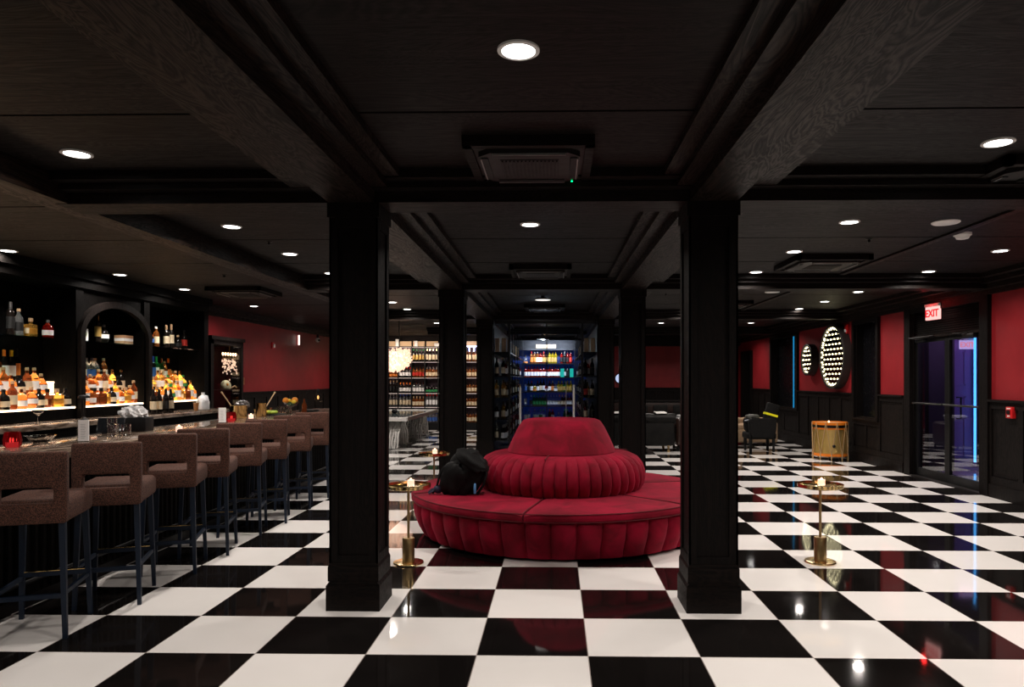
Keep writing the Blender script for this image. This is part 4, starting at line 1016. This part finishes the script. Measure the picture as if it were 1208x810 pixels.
bc2 = thing('tufted_armchair', 'dark brown tufted leather armchair at the end of the black sofa', 'armchair', (2.82, 15.25, 0))
mb = MB().rbox(-.30,.30,-.30,.40,.10,.60,.08,4); mb.build('body', M_leatherb, bc2); MB().rbox(-.30,.30,-.35,-.18,.1,.70,.07,4).build('backrest', M_leatherb, bc2)
mb = MB()
for a in range(4):
    for b in range(3): mb.ball((-.22+.15*a+(.07 if b % 2 else 0), -.352, .22+.16*b), .012)
mb.build('tuft_buttons', M_leatherb, bc2)
for x in (-.24,.24):
    for y in (-.26,.34): MB().cyl(x,y,0,.11,.025,10).build('foot', M_black, bc2)
for i in range(3):
    o = MB().rbox(-.20,.20,-.14,.14,0,.045,.015,2).build('white_cushion', M_cloth); o.location = (2.76+.03*i, 15.10, .605+.047*i); o.rotation_euler.z = .15*i
    o.location.y = 15.25; tag(o, 'flat white pad piled on the brown armchair, %s of three' % ['bottom','middle','top'][i], 'cushion', 'white pads on the brown armchair')
lg = thing('wall_bench', 'dark banquette bench with shelf ledge along the back wall', 'bench', (3.2, 21.55, 0))
MB().rbox(-1.6,1.9,-.25,.40,.1,.46,.04,2).build('seat', M_leatherd, lg); MB().rbox(-1.6,1.9,.1,.4,.4,.82,.04,2).build('backrest', M_leatherb, lg); MB().box(-1.6,1.9,.05,.42,.83,.87).build('ledge', M_charcoal, lg)
for i in range(4):
    q = thing('dining_chair', 'black low-backed chair before the back wall bench, %s from left' % ORD[i], 'chair', (2.35+.55*i, 20.0, 0), 0, 'black chairs before the back wall')
    MB().rbox(-.2,.2,-.2,.2,.40,.47,.03,2).build('seat', M_leatherd, q); MB().rbox(-.2,.2,-.22,-.16,.47,.80,.03,2).build('backrest', M_leatherd, q)
    for sx in (-1,1):
        for sy in (-1,1): MB().cyl(sx*.17,sy*.16,0,.41,.015,8).build('leg', M_black, q)
t = thing('porthole_mirror', 'small round glowing mirror on the back wall glimpsed between right columns', 'mirror', (1.98, YF-.002, 1.53))
Mr = Matrix.Rotation(PI/2, 4, 'X')
MB().lathe([(.17,0),(.17,.04),(.14,.04)], 40, 0, Mr, cap=False).build('frame', M_black, t); MB().lathe([(0,.03),(.145,.03)], 40, 0, Mr, cap=False).build('disc', emit('pale_disc', (.6,.7,1), .9), t)

# ------------------------------------------------------------------ lattice table and crystal chandelier at left rear
lt = thing('lattice_table', 'long glass topped table on white lattice arch legs at the left rear', 'table', (-4.02, 17.1, 0))
MB().box(-.78,.78,-1.92,1.95,.655,.67).build('glass_top', M_felt, lt)
MB().box(-.84,.84,-2.02,-1.92,.61,.69).build('end_rail', M_rattan, lt); MB().box(-.84,.84,1.95,2.02,.61,.69).build('end_rail', M_rattan, lt)
MB().box(.77,.84,-1.92,1.95,.61,.69).build('side_rail', M_steel, lt); MB().box(-.84,-.77,-1.92,1.95,.61,.69).build('side_rail', M_steel, lt)
def lattice(xc, ya, yb, w=.24):
    mb = MB(); n = 9; K = 20
    def P(i, f):
        u = i/K; ang = PI*u; return (xc+f*w*(1+.12*math.sin(2*ang)), ya+(yb-ya)*.5*(1-math.cos(ang)), max(.012, .60*math.sin(ang)**.7))
    for k in range(n+1):
        mb.tube([P(i, -1+2*k/n+.03*math.sin(i*1.9+k*2.1)) for i in range(K+1)], .022, 5)
    for i in range(1, K):
        mb.tube([P(min(K, max(0, i+.2*math.sin(j*2.2+i))), -1+2*j/10) for j in range(11)], .010, 5)
    return mb
for xc in (.36, -.36):
    for ya, yb in ((-1.9,-.75),(.7,1.85)): lattice(xc, ya, yb).build('lattice_leg', M_rattan, lt)
o = MB().ball((0,0,.05), .07, .07, .06, 20, 12).build('black_table_ball', M_black); o.location = (-3.95, 17.3, .672); tag(o, 'round black object on the glass table top', 'ornament')
chn = thing('crystal_chandelier', 'oval crystal chandelier glowing over the lattice table', 'chandelier', (-3.62, 15.6, 1.69))
mb = MB(); r3 = random.Random(3)
for k in range(520):
    a = r3.uniform(0, 2*PI); h = r3.random(); rad = .44*math.sqrt(max(0, 1-(h-.62)**2/.45))*r3.uniform(.75,1.02); z = .48*h
    s = r3.uniform(.012,.028); mb.ball((rad*math.cos(a), rad*math.sin(a), z), s, s, s*1.6, 6, 4)
o = mb.build('crystals', M_crystal2, chn); o['kind'] = 'stuff'
MB().lathe([(0,.0),(.2,.08),(.33,.2),(.34,.34),(.2,.42),(0,.44)], 24).build('glowing_core', M_crystal, chn)
mb = MB()
for x in (-.08,.16): mb.tube([(x,0,.44),(x,0,ZC-1.69)], .008, 6)
mb.build('rod', M_blackm, chn); MB().box(-.2,.3,-.08,.08,ZC-1.69-.03,ZC-1.69).build('canopy_plate', M_blackm, chn)

# ------------------------------------------------------------------ tall liquor shelving on the left of the back wall
SHX0, SHX1, SHY = -5.6, -1.95, 21.60
sh = thing('liquor_shelving', 'tall black steel liquor shelving across the left of the back wall', 'shelving', (0,0,0))
SZ = [.20, .68, 1.10, 1.57, 2.05]; STOP = 2.50
MB().box(SHX0, SHX1, SHY+.20, SHY+.22, .15, STOP).build('back_panel', M_mauve, sh)
for z in SZ+[STOP]: MB().box(SHX0, SHX1, SHY-.16, SHY+.20, z-.025, z).build('shelf', M_shelfblk, sh)
nb = 9; bw = (SHX1-SHX0)/nb
for k in range(nb+1):
    x = SHX0+bw*k; MB().box(x-.015, x+.015, SHY-.17, SHY+.2, 0, STOP).build('upright', M_shelfblk, sh)
MB().box(SHX0, SHX1, SHY-.15, SHY+.2, 0, .17).build('plinth', M_shelfblk, sh)
mb = MB()
for k in range(nb): mb.box(SHX0+bw*k+.03, SHX0+bw*(k+1)-.03, SHY-.05, SHY+.0, STOP+.01, STOP+.16)
fz = mb.build('backlit_frieze', M_tan, sh)
rowspec = [[('spirit','clear','blue','blue'),('spirit','clear','white','silver'),('tall','clear','cream','green'),('spirit','clear','red','red')],
           [('tall','clear','cream','silver'),('tall','clear','white','red'),('spirit','amber','cream','cork'),('tall','clear','cream','blue')],
           [('spirit','dark','white','orange'),('tall','dark','black','cork'),('squat','dark','green','black'),('spirit','clear','white','gold')],
           [('spirit','amber','red','gold'),('spirit','dark','white','red'),('squat','amber','orange','gold'),('spirit','amber','cream','silver')],
           [('tall','dark','cream','gold'),('tall','dark','gold','green'),('wine','dark','cream','orange'),('round','brown','cream','cork')]]
srow = ['bottom','fourth','third','second','top']
simple = {}
def small_bottle(shape, g, lb, cp, loc, label, group, sc=1.0):
    key = (shape, g, lb, cp)
    if key not in simple:
        p = PROF[shape]; mb = MB().lathe(p, 12, 0); r = max(q[0] for q in p); h = p[2][1]
        mb.lathe([(r+.0015, h*.22), (r+.0015, h*.8)], 12, 1, cap=False); zt = p[-1][1]
        mb.lathe([(p[-1][0]+.002, zt-.05), (p[-1][0]+.002, zt+.005), (0, zt+.006)], 8, 2)
        o = mb.build('bottle', [BG[g], LB[lb], CP[cp]]); simple[key] = o
    else: o = simple[key].copy(); C.objects.link(o)
    o.location = loc; o.scale = (sc, sc, sc); return tag(o, label, 'bottle', group)
def stuff_bottle(mb, shape, x, y, z, sc=1.12):
    p = PROF[shape]; M = Matrix.Translation((x, y, z)) @ Matrix.Scale(sc, 4)
    mb.lathe(p, 8, 0, M); r = max(q[0] for q in p); h = p[2][1]
    mb.lathe([(r+.0015, h*.22), (r+.0015, h*.8)], 8, 1, M, cap=False); zt = p[-1][1]
    mb.lathe([(p[-1][0]+.002, zt-.05), (p[-1][0]+.002, zt+.005), (0, zt+.006)], 6, 2, M)
r4 = random.Random(9); restb = MB()
for ri, z in enumerate(SZ):
    ct = 0
    for k in range(nb):
        x0 = SHX0+bw*k
        sp = rowspec[ri][(k*3+ri) % 4]
        for j in range(4):
            x = x0+.055+(bw-.11)*(j)/3; y = SHY-.08+r4.uniform(-.01,.01)
            if -5.27 < x < -3.52:
                ct += 1
                small_bottle(*sp, (x, y, z), '%s bottle, %s label, %s from left on the %s shelf of the rear liquor shelving' % (GN[sp[1]], sp[2], ORD[ct-1], srow[ri]), 'bottles on the %s shelf of the rear liquor shelving' % srow[ri], 1.12)
            else: stuff_bottle(restb, sp[0], x, y, z)
o = restb.build('liquor_bottles', [BG['amber'], LB['cream'], CP['black']]); tag(o, 'remaining rows of bottles on the rear liquor shelving, behind the columns', 'bottles', None, 'stuff')
# shelf strip lights
for z in SZ[1:]+[STOP]:
    MB().box(SHX0+.05, SHX1-.05, SHY-.14, SHY-.12, z-.032, z-.026).build('strip_light', emit('shelf_strip_warm', (1,.78,.66), 1.6) if 'shelf_strip_warm' not in bpy.data.materials else bpy.data.materials['shelf_strip_warm'], sh)
ns = thing('neon_sign', 'blue-white neon lettering on the rear liquor shelving between two columns', 'sign', (-2.66, SHY-.22, 2.42))
text('DITT', .235, .006, M_neon, 'neon_letters', ns, (0,0,0), (PI/2,0,0)); MB().box(-.30,.30,.01,.04,-.11,-.10).build('mounting_bar', M_black, ns)
for i, (x, w, h) in enumerate(((-4.82,.10,.22),(-4.25,.10,.17),(-3.62,.14,.10))):
    o = MB().rbox(-w/2,w/2,-.05,.05,0,h,.01,2).build('white_box', M_white); o.location = (x, SHY-.11, STOP); tag(o, 'small white box on top of the rear liquor shelving, %s from left' % ORD[i], 'box', 'white boxes on the rear shelving')

# ------------------------------------------------------------------ glass wine room in the middle
WY0, WY1 = 13.98, 20.0
wr = thing('wine_room', 'black framed glass wine room behind the red sofa', 'wine room', (0,0,0))
mb = MB()
mb.box(-1.26, -1.22, WY0, WY0+.04, 0, 2.62); mb.box(-.94, -.90, WY0, WY0+.04, 0, 2.62); mb.box(.50, .54, WY0, WY0+.04, 0, 2.62); mb.box(.81, .85, WY0, WY0+.04, 0, 2.62)
mb.box(-1.26, .85, WY0, WY0+.04, 2.60, 2.66); mb.box(-1.26, .85, WY0, WY0+.05, 0, .06)
mb.box(-.19,-.17, WY0, WY0+.03, .06, 2.6)
mb.build('frame', M_shelfblk, wr)
MB().box(-1.24, .83, WY0+.015, WY0+.022, .06, 2.6).build('front_glass', M_roomglass, wr)
for x, r_, z0, z1 in ((-.70,.03,.55,1.33),(.35,.03,.50,1.40),(.20,.012,.50,1.46)):
    MB().tube([(x, WY0-.05, z0), (x, WY0-.05, z1)], r_*.7, 12).build('pull_handle', M_white if r_ > .02 else M_steel, wr)
MB().box(-1.28, -1.26, WY0, WY1+.3, 0, 2.62).build('side_panel', M_shelfblk, wr); MB().box(.85, .87, WY0, WY1+.3, 0, 2.62).build('side_panel', M_shelfblk, wr)
MB().box(-1.28, .87, WY1+.28, WY1+.30, 0, 2.34).build('blue_back_panel', M_bluewall, wr); MB().box(-1.28, .87, WY1+.28, WY1+.30, 2.34, 2.62).build('dark_fascia', M_shelfblk, wr)
WS = [.36, .76, 1.155, 1.565, 1.95]
for z in WS: MB().box(-.95, .52, WY1-.1, WY1+.26, z-.025, z).build('rear_shelf', M_shelfblk, wr)
MB().box(-.95, .52, WY1-.1, WY1+.26, 2.32, 2.36).build('rear_shelf', M_shelfblk, wr)
SS = [.30, .72, 1.15, 1.58, 2.05]
for z in SS+[.0+2.45]:
    zz = z
    if z == 2.45: continue
    MB().box(-1.26, -.92, WY0+.10, WY1-.12, zz-.02, zz).build('left_shelf', M_shelfblk, wr); MB().box(.52, .85, WY0+.10, WY1-.12, zz-.02, zz).build('right_shelf', M_shelfblk, wr)
for i in range(7):
    y = WY0+.12+(WY1-WY0-.25)*i/6
    MB().box(-.935, -.915, y, y+.03, 0, 2.6).build('post', M_shelfblk, wr); MB().box(.515, .535, y, y+.03, 0, 2.6).build('post', M_shelfblk, wr)
wspec = [[('spirit','clear','white','blue'),('spirit','clear','white','blue'),None,('spirit','clear','white','silver'),('spirit','clear','white','blue'),('spirit','clear','green','green'),('spirit','clear','white','green'),None,('spirit','amber','black','orange'),('spirit','red','white','red'),None,('squat','clear','white','silver'),None,('spirit','green','black','green'),('spirit','dark','green','green'),('spirit','green','black','green')],
         [('tall','clear','white','blue'),None,('spirit','clear','black','white')]+[('spirit','green','green','green')]*5+[('spirit','clear','white','silver')]*4+[('spirit','clear','cream','orange')]+[('spirit','dark','cream','cork')]*2+[('spirit','dark','white','black')]*2,
         [('spirit','clear','blue','blue'),('spirit','dark','black','black'),('spirit','dark','white','red'),('squat','yellow','orange','black'),('spirit','dark','white','red'),('wine','dark','cream','gold'),('wine','dark','white','gold'),('squat','red','white','black'),('spirit','dark','white','red'),('spirit','brown','orange','cork'),('squat','clear','white','cork'),('spirit','yellow','gold','yellow'),('spirit','yellow','gold','yellow'),('spirit','green','gold','green'),('spirit','yellow','gold','yellow'),('spirit','yellow','gold','yellow')],
         [('spirit','red','white','red')]*12+[None,('spirit','dark','white','black'),('spirit','dark','black','black'),('spirit','dark','black','black')],
         [('round','clear','orange','gold'),None,('wine','amber','orange','red'),('wine','amber','orange','silver'),('wine','amber','white','silver'),('wine','red','white','black'),('wine','brown','gold','red'),('wine','dark','gold','black'),('wine','yellow','gold','gold'),('wine','yellow','gold','gold'),('wine','yellow','gold','gold'),None,('wine','red','black','black'),('wine','dark','black','silver'),('wine','red','black','black'),('wine','red','red','black')]]
for ri, z in enumerate(WS):
    sp_ = wspec[ri]; n = len(sp_)
    for i, sp in enumerate(sp_):
        if sp is None: continue
        x = -.90+1.36*(i+.5)/n
        small_bottle(*sp, (x, WY1+.02, z), '%s bottle, %s label, %s from left on the %s rear shelf of the wine room' % (GN[sp[1]], sp[2], ORD[sum(1 for q in sp_[:i] if q)], srow[ri]), 'bottles on the rear shelves of the glass wine room', 1.12)
sideb = {}
for side, xs in (('left', -1.02), ('right', .63)):
    for ri, z in enumerate(SS):
        n = 16 if ri != 4 else 12
        for i in range(n):
            y = WY0+.24+i*(.36 if ri != 4 else .45)
            if y > WY1-.2: continue
            if ri == 4:
                o = MB().rbox(-.04,.04,-.05,.05,0,.27,.004,1).build('gift_box', M_box if i % 3 else M_paper) if not ('gb%d' % (i % 3 > 0)) in simple else None
                if o is None: o = simple['gb%d' % (i % 3 > 0)].copy(); C.objects.link(o)
                simple['gb%d' % (i % 3 > 0)] = o; o.location = (xs, y, z)
                tag(o, '%s gift box, %s from the front on the top %s shelf of the wine room' % ('pine' if i % 3 else 'white', ORD[i], side), 'box', 'gift boxes in the wine room')
            else:
                sp = rnd.choice([('spirit','dark','white','silver'),('wine','dark','cream','gold'),('spirit','gold','cream','gold'),('spirit','red','white','silver'),('wine','dark','white','black'),('tall','clear','white','silver')])
                stuff_bottle(sideb.setdefault(sp, MB()), sp[0], xs, y, z, 1.1)
# bottles in the narrow front bays of the wine room
for side, x0 in (('left', -1.20), ('right', .57)):
    for ri, z in enumerate(SS):
        for i in range(2):
            sp = rnd.choice([('wine','gold','cream','gold'),('wine','dark','cream','black'),('spirit','dark','white','silver')]) if side == 'left' else ('wine','dark',rnd.choice(['black','red','cream']),'black')
            if ri == 4:
                o = simple['gb1'].copy(); C.objects.link(o); o.location = (x0+.035+.13*i, WY0+.09+.05, z); tag(o, 'pine gift box behind the glass front, %s bay, %s from left' % (side, ORD[i]), 'box', 'gift boxes in the wine room'); continue
            stuff_bottle(sideb.setdefault(sp, MB()), sp[0], x0+.02+.13*i, WY0+.15, z, 1.1)
for sp, mbb in sideb.items():
    o = mbb.build('wine_bottles', [BG[sp[1]], LB[sp[2]], CP[sp[3]]]); tag(o, '%s wine room side shelf bottles with %s labels and %s tops' % (GN[sp[1]], sp[2], sp[3]), 'bottles', None, 'stuff')
t = thing('wine_room_lamp', 'white enamel dome pendant lamp inside the glass wine room', 'lamp', (-.31, 17.0, 2.46))
MB().lathe([(.15,0),(.08,.05),(.05,.10),(.02,.13)], 28).build('shade', M_white, t); MB().tube([(0,0,.13),(0,0,.36)], .006, 6).build('cord', M_black, t); MB().ball((0,0,.02), .05,.05,.04,14,8).build('bulb', emit('room_bulb', (.9,.95,1), 12), t)
o = MB().box(-.28,.28,-.02,.02,-.05,.05).build('wooden_sign_board', M_tan); o.location = (-.28, WY1-.05, 2.43); tag(o, 'lit wooden board above the rear shelves of the wine room', 'board')
for i, (x, z) in enumerate(((.18,1.72),(.44,1.72))):
    for j in (0, 1):
        pass
    o = MB().box(-.05,.05,-.04,.04,-.12,.12).build('teal_tube_box', emit('teal_%d' % i, (.02,.55,.45), .8)); o.location = (x, WY1-.02, z-.035); tag(o, 'glowing teal box on the fourth shelf of the wine room, %s one' % ['left','right'][i], 'box', 'teal boxes in the wine room')

# ------------------------------------------------------------------ ceiling fixtures
LP = 13.0
dl_proto = None
def downlight(x, y, label, power=LP, col=(1,.90,.82), spread=150):
    global dl_proto
    if dl_proto is None:
        t = thing('downlight', label, 'ceiling light', (x, y, ZC), 0, 'recessed ceiling downlights')
        MB().lathe([(.085,0),(.085,-.008),(.068,-.010),(.066,-.004)], 36, cap=False).build('trim_ring', M_trimw, t)
        MB().lathe([(0,-.005),(.067,-.005)], 32, cap=False).build('lens', M_lens, t)
        dl_proto = t
    else: t = dup(dl_proto, (x, y, ZC), 0, label)
    li = bpy.data.lights.new('downlight_lamp', 'AREA'); li.shape = 'DISK'; li.size = .12; li.energy = power; li.color = col; li.spread = R(spread)
    lo = bpy.data.objects.new('lamp', li); C.objects.link(lo); lo.parent = t; lo.location = (0,0,-.012)
    return t
rows = {-2.8: [4.09, 6.07, 7.41, 8.77, 12.1, 13.3, 16.6, 19.4], 2.46: [4.0, 6.0, 7.38, 8.78, 12.1, 13.4, 16.7, 19.4], 4.56: [7.38, 8.78, 10.8, 12.14, 13.4, 16.7, 19.4],
        -5.7: [7.17], -4.75: [8.84-.0]}
cn = {-2.8: 'row over the bar stools', 2.46: 'row right of the columns', 4.56: 'row nearest the right wall'}
for x in (-2.8, 2.46, 4.56):
    for i, y in enumerate(rows[x]):
        downlight(x, y, 'lit recessed downlight in the %s, %s from the camera' % (cn[x], ORD[i]))
for i, (x, y) in enumerate(((-5.62,7.17),(-5.5,8.84),(-5.45,10.3),(-5.45,12.7))):
    downlight(x, y, 'lit recessed downlight in front of the back bar, %s from the camera' % ORD[i], 6, spread=95)
for i, (x, y) in enumerate(((-4.6,15.4),(-4.6,18.4))): downlight(x, y, 'added downlight unseen behind the near left column, %s from the camera' % ORD[i], 20)  # pair added out of sight to brighten the left red wall
downlight(-.15, 2.84, 'largest lit downlight at top centre, nearest the camera'); downlight(-.22, 6.04, 'lit downlight centred above the round red sofa')
for i, (x, y) in enumerate(((-5.6,4.0),(-2.8,1.4),(2.46,1.4),(4.56,4.0),(4.56,1.4),(-.2,-.8),(-2.8,-1.2),(2.46,-1.2))):
    downlight(x, y, 'added recessed downlight near or behind the camera, outside the picture, %s' % ORD[i])  # unseen fittings added to light the near end of the room
t = thing('flush_light', 'shallow white flush ceiling light beyond the sofa, before the wine room', 'ceiling light', (-.21, 11.35, ZC))
MB().lathe([(.03,0),(.03,-.03),(.12,-.035),(.13,-.05),(.12,-.055)], 32, cap=False).build('housing', M_black, t); MB().lathe([(0,-.056),(.125,-.056)], 32, cap=False).build('diffuser', emit('flush_diffuser', (1,.92,.85), 1.2), t)
for i, (x, y) in enumerate(((3.28,6.04),(3.27,10.8))):
    o = MB().lathe([(.11,0),(.11,-.006),(.10,-.012),(0,-.013)], 36).build('ceiling_speaker', M_white); o.location = (x, y, ZC); tag(o, 'unlit white round speaker flush in the ceiling, %s from camera' % ['nearer','farther'][i], 'speaker', 'white ceiling speakers')
t = thing('smoke_detector', 'white smoke detector on the ceiling at right', 'smoke detector', (3.68, 6.5, ZC))
MB().lathe([(.075,0),(.075,-.02),(.06,-.03),(.05,-.05),(.03,-.055),(0,-.055)], 32).build('body', M_white, t)
def cassette(x, y, label, rz=0, w=.72):
    t = thing('air_conditioner', label, 'air conditioner', (x, y, ZC), rz, 'ceiling cassette air conditioners')
    h = w/2
    mb = MB()
    for a in range(4):
        M = Matrix.Rotation(a*PI/2, 4, 'Z'); mb.prism([(-h,-.06),(-h+.05,-.06),(-h+.05,0.0),(-h,0.0)], 'y', -h, h, 0, M)
    mb.build('frame', W_x, t)
    q = h-.075
    mb = MB()
    # octagonal raised panel with central grille opening and four outlet vanes
    o8 = [(-q+.07,-q),(q-.07,-q),(q,-q+.07),(q,q-.07),(q-.07,q),(-q+.07,q),(-q,q-.07),(-q,-q+.07)]
    mb.prism(o8, 'z', -.075, -.04); mb.box(-h+.05, h-.05, -h+.05, h-.05, -.045, -.02)
    mb.build('panel', M_charcoal, t)
    g_ = .155
    MB().box(-g_-.012, g_+.012, -g_-.012, g_+.012, -.078, -.074).build('intake', M_black, t)
    mb = MB()
    for k in range(15): xx = -g_+2*g_*k/14; mb.box(xx-.004, xx+.004, -g_, g_, -.086, -.078)
    mb.build('intake_grille', M_charcoal, t)
    for a in range(4):
        M = Matrix.Rotation(a*PI/2, 4, 'Z')
        MB().rbox(-q+.012, -q+.055, -g_-.05, g_+.05, -.082, -.074, .003, 1, 0, M).build('outlet_vane', M_black, t)
        MB().box(-q+.010, -q+.016, -g_-.05, g_+.05, -.086, -.074, 0, M).build('vane_edge', M_steel, t)
    return t
c = cassette(-.15, 4.19, 'black ceiling air conditioner with a green indicator nearest the camera')
MB().ball((.25,.27,-.078), .006,.006,.004).build('indicator', emit('green_led', (.0,1,.2), 6), c)
cassette(-.18, 8.50, 'black ceiling air conditioner above and behind the red sofa'); cassette(-.2, 12.85, 'black ceiling air conditioner just before the wine room')
cassette(3.05, 4.62, 'black ceiling air conditioner at the right picture edge beside a downlight', 0, .8); cassette(2.95, 7.95, 'black ceiling air conditioner right of the near right column', 0, .8)
cassette(2.95, 12.3, 'black ceiling air conditioner farther off on the right'); cassette(-4.6, 10.4, 'black ceiling air conditioner over the bar', 0, .8)
for i, (x, y) in enumerate(((-2.75, 6.75), (2.95, 6.75), (-4.2, 8.9), (1.7, 11.0))):
    o = MB().lathe([(.03,0),(.03,-.004),(.012,-.008),(.010,-.03),(.018,-.034),(0,-.036)], 16).build('sprinkler', M_blackm); o.location = (x, y, ZC); tag(o, 'small dark sprinkler head, %s' % ['over the bar stools','over the right aisle','over the bar','beyond the right columns'][i], 'sprinkler', 'ceiling sprinklers')

# ------------------------------------------------------------------ room lights, not all with a fixture
def point(loc, e, col, r=.05, parent=None, name='lamp'):
    li = bpy.data.lights.new(name, 'POINT'); li.energy = e; li.color = col; li.shadow_soft_size = r
    o = bpy.data.objects.new(name, li); C.objects.link(o); o.location = loc
    if parent: o.parent = parent
    return o
def area(loc, rot, sx, sy, e, col, parent=None, name='lamp'):
    li = bpy.data.lights.new(name, 'AREA'); li.shape = 'RECTANGLE'; li.size = sx; li.size_y = sy; li.energy = e; li.color = col
    o = bpy.data.objects.new(name, li); C.objects.link(o); o.location = loc; o.rotation_euler = rot
    if parent: o.parent = parent
    return o
point((6.75, 10.6, 2.3), 42, (.85,.45,1), .2, None, 'vestibule_lamp')
point((-.31, 17.0, 2.2), 10, (.8,.9,1), .05, None, 'wine_room_lamp_light')
for x in (-4.6, -2.9): area((x, SHY-.75, 2.45), (R(50), 0, 0), 1.4, .05, 14, (1,.80,.66), None, 'shelving_lamp')  # bare area lamps aimed at the liquor shelves, no fixture
area((-.2, WY1-.5, 2.5), (R(50), 0, 0), 1.2, .05, 40, (.75,.82,1), None, 'shelving_lamp')  # bare area lamp aimed at the wine room's rear shelves, no fixture

point((XR-.22, 10.50, 2.60), 1.0, (1,.02,.02), .03, None, 'exit_glow')
# ------------------------------------------------------------------ world, camera, view
w = bpy.data.worlds.new('World'); bpy.context.scene.world = w; w.use_nodes = True
w.node_tree.nodes['Background'].inputs[0].default_value = (.01,.009,.009,1); w.node_tree.nodes['Background'].inputs[1].default_value = .3
cam = bpy.data.cameras.new('Camera'); co = bpy.data.objects.new('Camera', cam); C.objects.link(co)
co.location = (0, 0, 1.51); co.rotation_euler = (PI/2, 0, .0205)
cam.sensor_width = 36; cam.lens = 837.1/1208*36
cam.shift_x = -(638.66-604)/1208; cam.shift_y = (446.96-405)/1208
cam.clip_start = .05; cam.clip_end = 80
sc = bpy.context.scene; sc.camera = co
sc.view_settings.view_transform = 'Standard'; sc.view_settings.look = 'None'; sc.view_settings.gamma = 1; sc.view_settings.exposure = 0
sc.view_settings.use_curve_mapping = False
